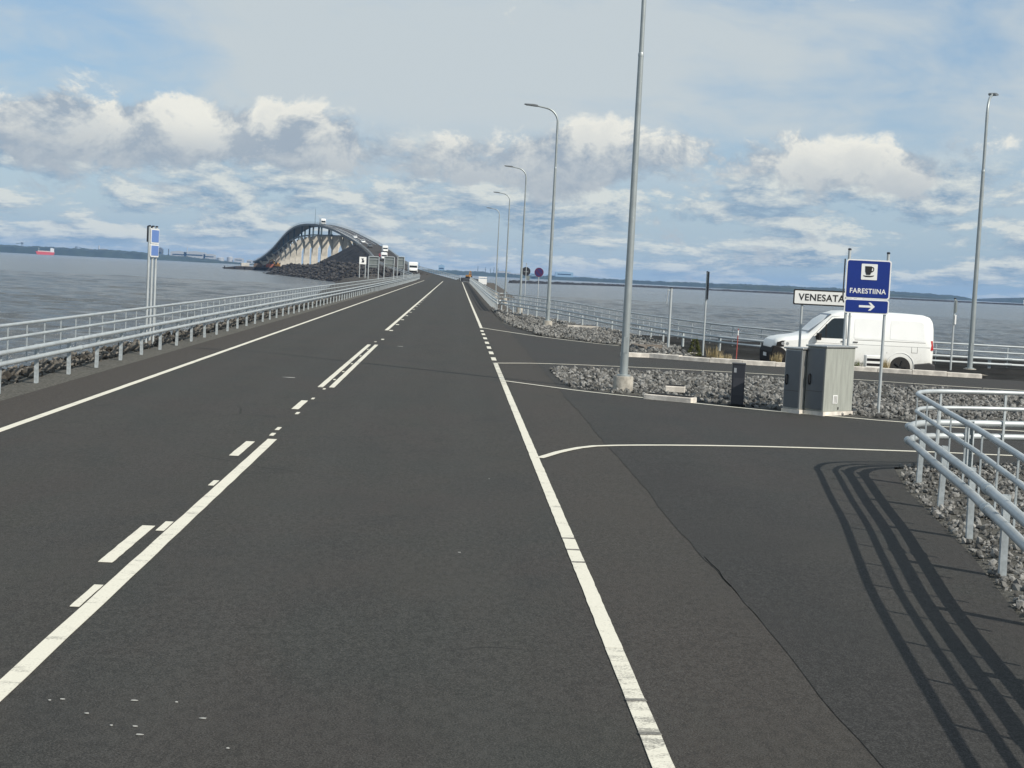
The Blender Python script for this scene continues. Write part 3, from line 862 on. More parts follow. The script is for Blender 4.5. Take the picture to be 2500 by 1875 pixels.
# ------------------------------------------------------------------ signs
def rrect(w, h, r, n=5):
    o = []
    for cx, cy, a0 in ((w / 2 - r, h / 2 - r, 0), (-w / 2 + r, h / 2 - r, 90), (-w / 2 + r, -h / 2 + r, 180), (w / 2 - r, -h / 2 + r, 270)):
        for k in range(n + 1):
            a = R(a0 + 90 * k / n); o.append((cx + r * math.cos(a), cy + r * math.sin(a)))
    return o


def plate(name, w, h, parent, loc, material, r=0.04, th=0.004):
    return MB().prism(rrect(w, h, r), -th / 2, th / 2, 'y').build(name, material, parent, loc=loc)


def post(t, x, z0, z1, r=.03, y=.03, material=GALV, name='post'):
    o = MB().tube([(x, y, z0), (x, y, z1)], r, 12).build(name, material, t, 60)
    MB().lathe([(r * 1.12, z1 - .02), (r * 1.12, z1 + .012), (r * .6, z1 + .02)], (x, y, 0), 12).build('cap', CHARCOAL, o, 60)
    return o


t = thing('cafe_sign', (8.04, 31.0, gz(31) - .08), 'blue service sign with a coffee cup and a white arrow below, beside the cabinets', 'sign', None, R(-4))
post(t, .37, -.3, 3.24, .03, .045); post(t, -.385, -.3, 3.28, .03, .045)
up = plate('upper_panel', .87, .765, t, (0, 0, 2.71), SIGNWHITE, .05)
plate('blue_field', .82, .715, up, (0, -.006, 0), SIGNBLUE, .035)
lo = plate('lower_panel', .87, .285, t, (0, 0, 2.18), SIGNWHITE, .05)
plate('blue_field', .82, .235, lo, (0, -.006, 0), SIGNBLUE, .03)
sq = plate('white_square', .31, .31, up, (.01, -.012, .145), SIGNWHITE, .012)
cup = [(-.085, .095), (.045, .095), (.045, .085), (.075, .08), (.092, .05), (.085, .005), (.055, -.02), (.036, -.025), (.026, -.052), (.02, -.07), (-.052, -.07), (-.062, -.052), (-.078, -.01)]
MB().prism(cup, -.004, 0, 'y').build('cup', SIGNBLACK, sq, loc=(0, -.005, .015))
MB().prism([(.050, .06), (.064, .055), (.07, .04), (.064, .015), (.05, .003), (.045, .01)], -.0065, -.003, 'y').build('cup_handle_gap', SIGNWHITE, sq, loc=(0, -.005, .015))
MB().prism([(-.115, -.085), (-.06, -.09), (.03, -.09), (.098, -.078), (.085, -.098), (.03, -.112), (-.06, -.112), (-.10, -.10)], -.004, 0, 'y').build('saucer', SIGNBLACK, sq, loc=(0, -.005, .015))
link('lettering', text_mesh('FARESTIINA', .135, .70), up, (0, -.0115, -.235)).data.materials.append(SIGNWHITE)
arrow = [(-.15, .021), (.085, .021), (.03, .078), (.078, .078), (.16, 0), (.078, -.078), (.03, -.078), (.085, -.021), (-.15, -.021)]
MB().prism(arrow, -.004, 0, 'y').build('arrow', SIGNWHITE, lo, loc=(0, -.008, 0))
MB().box((-.465, .03, 2.69), (.012, .10, .80)).build('side_plate', CHARCOAL, t)

t = thing('marina_sign', (7.52, 32.1, gz(32) - .02), 'white sign with black lettering and border, partly behind the blue sign', 'sign', None, R(-3))
post(t, -.50, -.3, 2.38, .025, .04); post(t, .48, -.3, 2.38, .025, .04)
pn = plate('panel', 1.42, .315, t, (.02, 0, 2.235), SIGNBLACK, .03)
plate('white_field', 1.365, .26, pn, (0, -.006, 0), SIGNWHITE, .02)
link('lettering', text_mesh('VENESATAMA', .19, 1.21), pn, (0, -.011, -.004)).data.materials.append(SIGNBLACK)

# tall slim sign seen edge on, thin pole with a small clamp, small sign on a post by the right lamp
def edge_sign(loc, rz, h, pw, ph, label, m_front=SIGNGREY, pz=None, parts=1):
    t = thing('roadside_sign', loc, label, 'sign', None, rz)
    post(t, 0, -.3, h, .032, 0)
    for k in range(parts):
        z = (pz if pz is not None else h - ph / 2) - k * (ph + .03)
        p = plate('panel', pw, ph, t, (0, -.045, z), m_front, .03, .02)
        MB().box((0, .02, ph * .3), (.1, .03, .03)).build('bracket', GALV_POST, p)
    return t


edge_sign((8.22, 52.2, gz(52) - .15), R(84), 2.9, .62, .9, 'tall pole with a dark sign panel seen edge on, left of the white van', CHARCOAL)
t = thing('marker_pole', (7.47, 55.2, .05), 'slim bare grey pole on the stony bank left of the edge-on sign', 'pole')
post(t, 0, -.3, 2.26, .045, 0)
MB().tube([(-.14, 0, 1.7), (-.10, 0, 2.2)], .016, 8).build('stay', GALV, t, 60); MB().box((-.06, 0, 2.18), (.14, .05, .04)).build('clamp', GALV_POST, t)
edge_sign((15.87, 50.3, -.12), R(66), 2.55, .40, .40, 'small sign with a white plate on a thin post, right behind the van tail', SIGNGREY, 2.3)
for o in list(bpy.data.objects):
    if o.name.startswith('roadside_sign') and abs(o.location.x - 15.87) < .01:
        plate('white_plate', .34, .30, o, (0, -.05, 1.88), SIGNWHITE, .02, .012)

PURPLE = mat('sign_deep_blue', (0.025, 0.02, 0.10), 0.45); SIGNRED = mat('sign_red', (0.10, 0.012, 0.045), 0.45)
def disc(name, r, parent, loc, m_, th=.006, r_in=None):
    n = 28
    mb = MB(); mb.prism([(r * math.cos(2 * math.pi * k / n), r * math.sin(2 * math.pi * k / n)) for k in range(n)], -th / 2, th / 2, 'y')
    return mb.build(name, m_, parent, loc=loc)
t = thing('no_parking_sign', (8.28, 160, gz(160) - .9), 'round dark blue no-parking sign with a red rim, right of the grey sign back', 'sign')
post(t, 0, -.8, 3.85, .04, .05)
d0 = disc('rim', .46, t, (0, 0, 3.42), SIGNRED); disc('field', .37, d0, (0, -.007, 0), PURPLE)
MB().prism([(-.28, .22), (-.22, .28), (.28, -.22), (.22, -.28)], -.013, -.008, 'y').build('slash', SIGNRED, d0)
MB().box((0, .03, 3.42), (.5, .03, .05)).build('bracket', GALV_POST, t)
t = thing('round_sign_back', (7.5, 172, gz(172) - .9), 'grey back of a round sign between the third lamp and the no-parking sign', 'sign', None, R(180))
post(t, 0, -.8, 4.3, .04, .05)
d0 = disc('disc', .48, t, (0, 0, 3.45), CHARCOAL); plate('lower_plate', .34, .5, t, (-.25, 0, 2.75), SIGNGREY)
MB().box((0, .03, 3.42), (.5, .03, .05)).build('bracket', GALV_POST, t)
t = thing('white_notice_board', (4.2, 250, gz(250) - .5), 'small white board standing at the far right guard rail', 'sign')
post(t, -.5, -.6, 1.9, .04, .05); post(t, .5, -.6, 1.9, .04, .05); plate('board', 1.3, .85, t, (0, 0, 1.2), SIGNWHITE); plate('cap_board', 1.3, .18, t, (0, 0, 1.85), SIGNWHITE)

# information sign on three posts behind the left rail
t = thing('information_sign', (-7.98, 42.6, gz(42) - .1), 'narrow blue and white sign on three posts behind the left guard rail', 'sign', None, R(86))
for x in (-.34, 0.02, .38): post(t, x, -.4, 3.26, .034, .05)
for z, h in ((3.0, .40), (2.62, .34)):
    p = plate('panel', .80, h, t, (.03, 0, z), SIGNWHITE, .03, .02); plate('blue_field', .72, h - .08, p, (0, -.012, 0), mat('sign_pale_blue', (.12, .22, .52), .4), .02)
MB().box((-.06, .10, 3.05), (.6, .03, .42)).build('edge_panel', CHARCOAL, t)

# ------------------------------------------------------------------ small things on the island and the far bank
def slab(loc, rz, L, label, dark_top=True):
    t = thing('concrete_slab', loc, label, 'slab', 'loose concrete slabs', rz)
    bevel(MB().box((0, 0, .06), (L, .30, .13)).build('block', CONC_PALE, t), .015)
    if dark_top: MB().box((0, .03, .135), (L * .9, .2, .02)).build('cover', BLACK, t)
slab((4.42, 31.95, isl_h(np.array([4.42]), np.array([31.95]))[0]), R(-32), 1.05, 'long pale concrete slab with a dark cover at the front edge of the island')
slab((4.75, 33.6, isl_h(np.array([4.75]), np.array([33.6]))[0] + .05), R(-10), .42, 'short pale concrete slab deeper in the gravel island')
slab((5.75, 71.0, gz(71) + .08), R(-12), 1.35, 'pale slab with a dark cover on the stony far bank right of the second lamp')
slab((7.95, 53.6, .05), R(-8), .9, 'small pale slab by the foot of the slim pole on the far bank')
ww = mat('weathered_wood', (.16, .14, .12), .9, 0, .3, 12, stretch=(1, 8, 8))
t = thing('timber_pile', (6.75, 54.6, .08), 'low dark pile of timber on the stony bank behind the kerb', 'timber')
for k, (dx, dy, dz, a, l) in enumerate(((0, 0, .1, 8, 1.2), (.1, .15, .12, -6, 1.0), (-.1, .05, .22, 14, 1.1), (.3, -.1, .16, 35, .7), (-.35, -.05, .2, -50, .6))):
    b = MB().box((0, 0, 0), (l, .14, .06)).build('plank', ww, t, loc=(dx, dy, dz)); b.rotation_euler = (R(5 * k - 8), R(4 * k - 9), R(a))

LEAFG = mat('conifer_needles', (0.10, 0.11, 0.030), .8, 0, .3, 9, island=.4)
DRY = mat('dry_grass_blades', (0.33, 0.27, 0.15), .9, 0, .25, 6, island=.35)
GREENG = mat('green_grass_blades', (0.10, 0.12, 0.035), .9, 0, .25, 6, island=.35)
def shrub(loc, h, w, label):
    r = random.Random(5); t = thing('young_spruce', loc, label, 'tree')
    MB().tube([(0, 0, -.1), (0, .01, h)], .018, 6, .004).build('trunk', ww, t)
    mb = MB()
    for k in range(420):
        z = h * r.random() ** 1.3; rad = w * (1 - z / h) * (0.35 + .65 * r.random()) + .03; a = r.uniform(0, 6.283)
        c = Vector((rad * math.cos(a), rad * math.sin(a), z + .06 - rad * .15)); d = Vector((math.cos(a), math.sin(a), r.uniform(-.3, .5))).normalized() * r.uniform(.05, .10)
        s = d.cross(Vector((0, 0, 1))).normalized() * .02; 
        mb.add([c - s, c + s, c + d], [(0, 1, 2)]); mb.add([c - Vector((0, 0, .02)), c + Vector((0, 0, .02)), c + d], [(0, 1, 2)])
    mb.build('crown', LEAFG, t)
shrub((7.85, 51.6, .02), .62, .27, 'small yellow-green young spruce growing behind the kerb')
def tuft(loc, h, w, m_, label, seed, n=110):
    r = random.Random(seed); t = thing('grass_tuft', loc, label, 'grass tuft', 'grass tufts behind the kerb'); mb = MB()
    for k in range(n):
        a = r.uniform(0, 6.283); q = w * r.random() ** .6; b = Vector((q * math.cos(a), q * .6 * math.sin(a), -.03)); hh = h * r.uniform(.5, 1)
        lean = Vector((r.uniform(-.3, .3), r.uniform(-.3, .3), 1)) * hh; s = Vector((math.cos(a + 1), math.sin(a + 1), 0)) * .008
        mb.add([b - s, b + s, b + lean * .6 + s * .6, b + lean], [(0, 1, 2, 3)])
    mb.build('blades', m_, t)
for k, (x, y, h, w, m_, lb) in enumerate(((8.12, 49.3, .55, .22, DRY, 'tall pale dry grass tuft right of the edge-on sign'), (8.42, 48.9, .25, .2, DRY, 'low dry grass tuft between the edge-on sign and the red stake'),
        (9.85, 48.3, .42, .2, DRY, 'dry grass tuft under the nose of the van left of the cabinets'), (11.75, 48.1, .42, .3, DRY, 'wide dry grass tuft below the van door sill right of the grey cabinet'),
        (12.2, 47.9, .3, .25, GREENG, 'green and yellow grass tuft at the kerb below the van'), (13.1, 47.9, .40, .15, DRY, 'dry grass tuft just ahead of the van rear wheel'))):
    tuft((x, y, gz(y) + .06), h, w, m_, lb, 40 + k)
t = thing('marker_stake', (8.62, 48.25, gz(48) + .05), 'thin red marker stake standing at the kerb before the van', 'stake')
MB().tube([(0, 0, -.2), (.02, 0, 1.0)], .016, 8).build('rod', mat('stake_red', (.32, .07, .06), .6), t, 60); MB().tube([(.017, 0, .8), (.02, 0, .95)], .019, 8).build('band', SIGNWHITE, t, 60)
t = thing('white_planter', (12.72, 47.85, gz(48) + .06), 'low white box with dark slots by the kerb below the van sill', 'box')
bevel(MB().box((0, 0, .2), (.52, .3, .4)).build('body', SIGNWHITE, t), .02)
for z in (.12, .27): MB().box((0, -.151, z), (.46, .012, .08)).build('slot', BLACK, t)

# ------------------------------------------------------------------ vehicles
def body_loft(stations, belt=1.05, lean=0.176, n_top=3):
    """stations: (x, zb, zt, w). Section widens to w up to the belt, leans in above it, rounded at the roof edge."""
    def Wf(z, w): return w if z <= belt else w - (z - belt) * lean
    rows = []
    for x, zb, zt, w in stations:
        h = zt - zb
        zs = [zb, zb + min(.07, h * .12), zb + h * .35, min(belt, zt - .14 if zt - .14 > zb + h * .5 else zb + h * .6), max(zt - .13, zb + h * .62)]
        half = [(Wf(zs[0], w) * .90, zs[0]), (Wf(zs[1], w) * .99, zs[1]), (Wf(zs[2], w), zs[2]), (Wf(zs[3], w), zs[3]), (Wf(zs[4], w), zs[4]),
                (Wf(zt, w) - .035, zt - .055), (Wf(zt, w) - .11, zt - .012), (Wf(zt, w) * .55, zt + .012)]
        ring = [(x, -a, b) for a, b in half] + [(x, a, b) for a, b in reversed(half)]
        rows.append(ring)
    n = len(rows[0]); mb = MB(); vs = [p for r_ in rows for p in r_]; fs = []
    for i in range(len(rows) - 1):
        for k in range(n):
            k2 = (k + 1) % n; fs.append((i * n + k, (i + 1) * n + k, (i + 1) * n + k2, i * n + k2))
    fs.append(tuple(range(n))); fs.append(tuple((len(rows) - 1) * n + k for k in range(n - 1, -1, -1)))
    mb.add(vs, fs); return mb


def cut(o, cutters):
    """carve wheel arches, then drop the cutting shapes"""
    tmp = []
    for mb in cutters:
        c = mb.build('cutter', BLACK); tmp.append(c)
        md = o.modifiers.new('b', 'BOOLEAN'); md.object = c; md.operation = 'DIFFERENCE'; md.solver = 'EXACT'
    bpy.context.view_layer.update()
    me = bpy.data.meshes.new_from_object(o.evaluated_get(bpy.context.evaluated_depsgraph_get()))
    o.modifiers.clear(); o.data = me
    for c in tmp: bpy.data.objects.remove(c)
    me.shade_smooth(); me.set_sharp_from_angle(angle=R(32))


def wheel(t, x, y, r, side, rim=RIM):
    w = thing_part = bpy.data.objects.new('wheel', None); COL.objects.link(w); w.parent = t; w.location = (x, y, r)
    s = -1 if side < 0 else 1
    MB().lathe([(r * .62, -.10), (r * .93, -.11), (r, -.075), (r, .075), (r * .93, .11), (r * .62, .10)], n=28, axis='y').build('tyre', RUBBER, w, 40)
    mb = MB(); mb.lathe([(r * .63, -.085), (r * .63, .085)], n=24, axis='y')
    for k in range(5):
        a = 2 * math.pi * k / 5
        mb.tube([(0, s * .095, 0), (r * .6 * math.cos(a), s * .10, r * .6 * math.sin(a))], .035, 6)
    mb.lathe([(r * .16, s * .085), (r * .14, s * .12)] if s > 0 else [(r * .14, s * .12), (r * .16, s * .085)], n=12, axis='y')
    mb.build('rim', rim, w, 40)


def van_paint():
    M = bpy.data.materials.new('dusty_white_paint'); M.use_nodes = True
    n = NT(M.node_tree); b = M.node_tree.nodes['Principled BSDF']
    v = n.node('ShaderNodeTexCoord').outputs['Object']; s = n.node('ShaderNodeSeparateXYZ'); n.put(s.inputs[0], v)
    f = n.noise(n.vm('MULTIPLY', v, (1, 1, .6)), 5.0, 6, .7)
    d = n.step(n.m('ADD', s.outputs[2], n.m('MULTIPLY', n.m('SUBTRACT', f, .5), .9)), .75, .2)
    c = n.mix(n.m('MULTIPLY', d, .55), (0.74, 0.75, 0.73, 1), (0.36, 0.33, 0.28, 1))
    c = n.mix(n.step(f, .45, .75, 0, .12), c, (.55, .54, .5, 1))
    n.put(b.inputs['Base Color'], c); b.inputs['Roughness'].default_value = .35; b.inputs['Coat Weight'].default_value = .3
    return M


VANP = van_paint()


def make_van():
    t = thing('delivery_van', (9.78, 49.45, -0.10), 'white panel van with black wheels parked behind the kerb', 'van')
    st = [(0.0, .46, .86, .66), (.05, .36, .98, .80), (.16, .27, 1.05, .90), (.40, .24, 1.11, .94), (.80, .23, 1.17, .95), (1.08, .23, 1.25, .95), (1.28, .23, 1.44, .95), (1.55, .23, 1.69, .95),
          (1.80, .23, 1.87, .95), (2.05, .23, 1.95, .95), (2.5, .23, 1.98, .95), (3.4, .23, 1.985, .95), (4.3, .23, 1.97, .95), (4.70, .25, 1.95, .95), (4.86, .27, 1.90, .94), (4.94, .34, 1.80, .90), (4.97, .42, 1.66, .86)]
    bd = body_loft(st).build('body', VANP, t, 35)
    wx = (0.93, 3.95); wr = .34
    cut(bd, [MB().lathe([(.415, -1.1), (.415, -.62)], (x, 0, .36), 28, 'y') for x in wx] + [MB().lathe([(.415, .62), (.415, 1.1)], (x, 0, .36), 28, 'y') for x in wx])
    for x in wx:
        for s in (-1, 1):
            mb = MB(); mb.lathe([(.41, -.17), (.41, .10)], (x, s * .74, .36), 24, 'y'); mb.build('wheel_well', BLACK, t, 40)
            wheel(t, x, s * .845, wr, s)
            # arch lip
            pts = [(x + .43 * math.cos(a), s * .953, .36 + .43 * math.sin(a)) for a in [R(-12 + 204 * k / 20) for k in range(21)]]
            MB().tube(pts, .010, 6).build('wheel_arch', WHITE, t, 60)
    def S(x, z, s=-1, o=.004): return (x, s * ((.95 if z <= 1.05 else .95 - (z - 1.05) * .176) + o), z)
    def panel(name, pts, material, s=-1, o=.004, th=.006, parent=t):
        n = len(pts); vs = [S(x, z, s, o) for x, z in pts] + [S(x, z, s, o - th) for x, z in pts]
        fs = [tuple(range(n)), tuple(range(2 * n - 1, n - 1, -1))] + [(i, i + n, (i + 1) % n + n, (i + 1) % n) for i in range(n)]
        return MB().add(vs, fs).build(name, material, parent)
    def seam(pts, s=-1, m_=SEAM, r=.006, parent=t): return MB().tube([S(x, z, s, .001) for x, z in pts], r, 4).build('panel_seam', m_, parent)
    for s in (-1, 1):
        fd = panel('front_door_window', [(1.33, 1.13), (1.27, 1.16), (1.78, 1.70), (1.86, 1.745), (2.22, 1.76), (2.25, 1.73), (2.25, 1.13)], GLASS, s)
        panel('window_frame', [(1.60, 1.13), (1.63, 1.13), (1.63, 1.56), (1.60, 1.53)], BLACK, s, .008, parent=fd)
        seam([(1.24, .42), (1.20, 1.15), (1.80, 1.80), (2.30, 1.84), (2.32, .9), (2.30, .42)], s); seam([(1.24, .42), (2.30, .42)], s)
        seam([(4.28, .80), (4.28, .98), (4.46, .98), (4.46, .80), (4.28, .80)], s)
        seam([(2.5, 1.115), (4.7, 1.115)], s, SEAM, .007)
        seam([(2.38, 1.85), (2.38, .42), (3.5, .42)], s); seam([(3.52, 1.85), (3.52, .75)], s)
        seam([(1.2, .98), (4.85, .98)], s, mat('van_crease', (.38, .39, .38), .4), .006)
        panel('side_panel', [(2.50, 1.16), (2.48, 1.20), (2.50, 1.74), (2.54, 1.77), (3.40, 1.77), (3.44, 1.74), (3.44, 1.18), (3.41, 1.15)], WHITE, s, .007)
        panel('side_panel', [(3.62, 1.18), (3.60, 1.21), (3.62, 1.74), (3.66, 1.77), (4.56, 1.76), (4.66, 1.70), (4.68, 1.20), (4.65, 1.15)], WHITE, s, .007)
        panel('door_handle', [(2.08, 1.03), (2.22, 1.03), (2.22, 1.065), (2.08, 1.065)], SEAM, s, .02, .018)
        panel('door_handle', [(2.46, 1.03), (2.60, 1.03), (2.60, 1.065), (2.46, 1.065)], SEAM, s, .02, .018)
        hl = panel('headlight', [(.10, .80), (.13, .93), (.28, .985), (.60, 1.00), (.55, .90), (.42, .80)], BLACK, s, -.02, .05)
        mb = MB()
        for cx in (.30, .44): mb.lathe([(.05, -.02), (.045, .02)], (cx, s * .925, .90), 14, 'y')
        mb.build('lamp', LENS, hl, 40)
        panel('tail_light', [(4.80, .90), (4.80, 1.19), (4.93, 1.19), (4.955, .90)], REDL, s, -.012, .05)
        # door mirror
        mb = MB(); mb.box((1.36, s * 1.09, 1.17), (.12, .18, .22), R(s * -8)); mr = bevel(mb.build('door_mirror', BLACK, t), .03)
        MB().box((1.33, s * 1.0, 1.12), (.06, .14, .06)).build('mirror_arm', BLACK, mr)
        panel('sill_trim', [(1.42, .25), (1.42, .33), (3.46, .33), (3.46, .25)], mat('van_sill', (.55, .56, .55), .5), s, .006)
    # windscreen and rear screen
    def quad(name, P4, material, parent=t): return MB().add([*P4, *[(x + .01, y, z - .012) for x, y, z in P4]], [(0, 1, 2, 3), (7, 6, 5, 4), (0, 4, 5, 1), (1, 5, 6, 2), (2, 6, 7, 3), (3, 7, 4, 0)]).build(name, material, parent)
    quad('windscreen', [(1.10, -.80, 1.285), (1.10, .80, 1.285), (1.775, .72, 1.872), (1.775, -.72, 1.872)], GLASS)
    MB().box((4.965, 0, 1.42), (.03, 1.36, .42)).build('rear_window', GLASS, t)
    mb = MB(); mb.prism([(-.03, .30), (-.045, .62), (.02, .82), (.16, .82), (.34, .74), (.50, .60), (.50, .24), (.05, .22)], -.952, .952, 'y'); bevel(mb.build('front_bumper', BLACK, t), .03)
    mb = MB(); mb.prism([(4.38, .22), (4.38, .46), (4.86, .52), (5.03, .46), (5.05, .28), (4.95, .22)], -.962, .962, 'y'); bevel(mb.build('rear_bumper', mat('bumper_grey', (.03, .03, .032), .6), t), .03)
    MB().tube([(4.95, -.1, .36), (5.12, -.1, .36), (5.14, -.1, .42)], .03, 8).build('tow_hook', BLACK, t, 60)
    mb = MB(); mb.box((2.5, 0, .24), (3.2, 1.5, .06)); mb.build('underbody', BLACK, t)
    # cab interior seen through the glass is dark; a number plate at each end
    MB().box((-.055, 0, .52), (.012, .46, .11)).build('number_plate', SIGNWHITE, t); MB().box((4.995, 0, .75), (.012, .46, .11)).build('number_plate', SIGNWHITE, t)
    return t


van = make_van()


# ------------------------------------------------------------------ far shore: bridge, its embankment, jetty
BR = [(300, -2.4, .852), (345, -4.6, 1.10), (400, -8.6, 1.75), (470, -14.9, 2.9), (540, -20.7, 4.3), (600, -25.7, 6.3), (650, -30.7, 9.1), (700, -37.1, 12.4), (780, -49.3, 17.6), (840, -61.1, 22.2),
      (900, -74.2, 25.7), (950, -85.0, 27.1), (1000, -95.2, 27.2), (1050, -105.1, 25.5), (1100, -114.3, 22.4), (1150, -123.5, 18.5), (1200, -133.7, 13.6), (1250, -145.3, 8.8), (1300, -157.6, 4.8), (1360, -173.6, 2.0), (1430, -192.8, 1.2)]
bp = smooth_path([(x, y, z) for y, x, z in BR], 6.0)


def bframe(i):
    t = (bp[min(i + 1, len(bp) - 1)] - bp[max(i - 1, 0)]); t.z = 0; t.normalize(); return t, Vector((t.y, -t.x, 0))     # right of travel


def sweep(idx, prof, base=(0, 0, 0)):
    """prof: closed polygon of (offset right, dz)"""
    vs = []; fs = []; n = len(prof); b0 = Vector(base)
    for i in idx:
        t, nr = bframe(i)
        for a, dz in prof: vs.append(bp[i] + nr * a + Vector((0, 0, dz)) - b0)
    for k in range(len(idx) - 1):
        for j in range(n):
            j2 = (j + 1) % n; fs.append((k * n + j, k * n + j2, (k + 1) * n + j2, (k + 1) * n + j))
    fs.append(tuple(range(n - 1, -1, -1))); fs.append(tuple((len(idx) - 1) * n + j for j in range(n)))
    return MB().add(vs, fs)


def idx_between(a, b): return [i for i, p in enumerate(bp) if a <= p.y <= b]


i_app = idx_between(299, 726); i_brg = idx_between(716, 1320)
approach = sweep(i_app, [(-4.7, -.25), (4.75, -.25), (4.75, .0), (-4.7, .0)]).build('approach_road', ASPH); approach['kind'] = 'structure'
FARASPH = mat('deck_asphalt', (.058, .058, .060), .9)
b0 = bp[i_brg[0]].copy(); b0.z = WATER_Z
bridge = thing('bridge', b0, 'long grey bridge rising over the strait and curving away to the left', 'bridge')
STEEL = mat('bridge_steel', (.055, .085, .10), .6, .2); DECKC = mat('deck_concrete', (.17, .18, .185), .85, 0, .1, .2)
sweep(i_brg, [(-4.1, .02), (4.1, .02), (4.1, -.5), (2.4, -1.3), (-2.4, -1.3), (-4.1, -.5)], b0).build('deck', DECKC, bridge)
sweep(i_brg, [(-3.7, .03), (3.7, .03), (3.7, .08), (-3.7, .08)], b0).build('carriageway', FARASPH, bridge)
for nm, a, m_ in (('edge_beam', -4.25, DECKC), ('edge_beam', 4.25, DECKC)):
    sweep(i_brg, [(a - .25, .35), (a + .25, .35), (a + .25, -.75), (a - .25, -.75)], b0).build(nm, m_, bridge)
for a in (-4.25, 4.25):
    for z in (.75, 1.25):
        sweep(i_brg, [(a - .07, z), (a + .07, z), (a + .07, z + .13), (a - .07, z + .13)], b0).build('railing_bar', GALV, bridge)
for a, w in ((-3.3, .12), (0, .14), (3.3, .12)):
    sweep(i_brg, [(a - w, .085), (a + w, .085), (a + w, .095), (a - w, .095)], b0).build('lane_line', SIGNWHITE, bridge)
# curved lower chord with posts between it and the deck
def chord_d(y): 
    u = (y - 835) / (1215 - 835)
    return 1.2 + 5.6 * max(0.0, 4 * u * (1 - u)) ** .55 if 0 < u < 1 else 1.2
i_ch = idx_between(842, 1210)
for a in (-3.5, 3.5):
    vs = []; fs = []
    for i in i_ch:
        t, nr = bframe(i); d = chord_d(bp[i].y)
        for da, dz in ((-.5, -.55), (.5, -.55), (.5, .1), (-.5, .1)): vs.append(bp[i] + nr * (a + da) + Vector((0, 0, dz - d)) - b0)
    for k in range(len(i_ch) - 1):
        for j in range(4): fs.append((k * 4 + j, k * 4 + (j + 1) % 4, (k + 1) * 4 + (j + 1) % 4, (k + 1) * 4 + j))
    MB().add(vs, fs).build('lower_chord', STEEL, bridge)
for yk in (775, 817, 859, 901, 943, 985, 1027, 1069, 1111, 1153, 1195, 1237, 1275):
    i = min(range(len(bp)), key=lambda q: abs(bp[q].y - yk)); p = bp[i]; t, nr = bframe(i); d = chord_d(p.y)
    zc = p.z - d - .4; ang = math.atan2(nr.y, nr.x)
    if d > 1.6:
        for a in (-3.5, 3.5): MB().box(p + nr * a + Vector((0, 0, -.9 - (d - .9) / 2)) - b0, (.9, 1.1, d - .9), ang).build('chord_post', STEEL, bridge)
    # Y-shaped concrete pier
    H_ = zc - WATER_Z + 1.0; a_h = min(7.5, H_ * .42)
    poly = [(-2.0, -1.0), (2.0, -1.0), (1.8, H_ - a_h - 1), (4.6, H_ - 1.0), (3.1, H_ - 1.0), (0, H_ - a_h * .72 - 1), (-3.1, H_ - 1.0), (-4.6, H_ - 1.0), (-1.8, H_ - a_h - 1)]
    if H_ < 6: poly = [(-2.2, -1), (2.2, -1), (2.6, H_ - 1), (-2.6, H_ - 1)]
    mb = MB(); mb.prism(poly, -.8, .8, 'y'); q = mb.build('pier', PIERC, bridge); q.location = Vector((p.x, p.y, WATER_Z)) - b0; q.rotation_euler = (0, 0, ang)
    # piers of the strait spans also flare along the bridge
    mb = MB(); mb.prism([(-.7, H_ * .45), (.7, H_ * .45), (3.2, H_ - 1.2), (2.0, H_ - 1.2), (0, H_ * .62), (-2.0, H_ - 1.2), (-3.2, H_ - 1.2)], -1.4, 1.4, 'y')
    if H_ > 8: q2 = mb.build('strut', PIERC, q); q2.rotation_euler = (0, 0, math.pi / 2)
MB().lathe([(.12, 0), (.05, 9)], (0, 0, 0), 8).build('mast', STEEL, bridge, loc=bp[min(range(len(bp)), key=lambda q: abs(bp[q].y - 905))] + Vector((-5, 0, 0)) - b0)

AX = np.array([[p.x, p.y, p.z] for p in bp])


def emb_h(x, y):
    # nearest point of the approach by y (the road is nearly along y)
    cx = np.interp(y, AX[:, 1], AX[:, 0]); cz = np.interp(y, AX[:, 1], AX[:, 2])
    w = 6.2; d = np.maximum(np.abs(x - cx) - w, 0)
    end = np.clip((y - 716) / 1.0, 0, None)                     # cone round the abutment
    top = cz - .35 - 0.62 * np.hypot(d, np.maximum(y - 722, 0))
    shore = np.interp(y, [330, 400, 470, 531, 600, 700, 800, 880, 930], [-16, -22, -30, -38, -50, -70, -92, -104, -70])
    mound = np.where(x > cx, -9, 1.2 + 1.6 * vnoise(x, y, 14, 8) - np.clip((shore + 7 - x) * .55, 0, 9) + 1.5 * (vnoise(x, y, 4, 9) - .5) - np.clip((y - 800) * .03, 0, 9) - np.clip(11 - (cx - x), 0, 9) * .8)
    rough = (vnoise(x, y, 3.0, 11) - .5) * np.clip(d / 8, 0, 1.2)
    return np.maximum(np.maximum(top + rough * .7, mound), -4.2)


emb = grid_mesh('embankment', ax((-130, 36, 2.2),), ax((336, 930, 3.2),), emb_h, ROCKDARK)
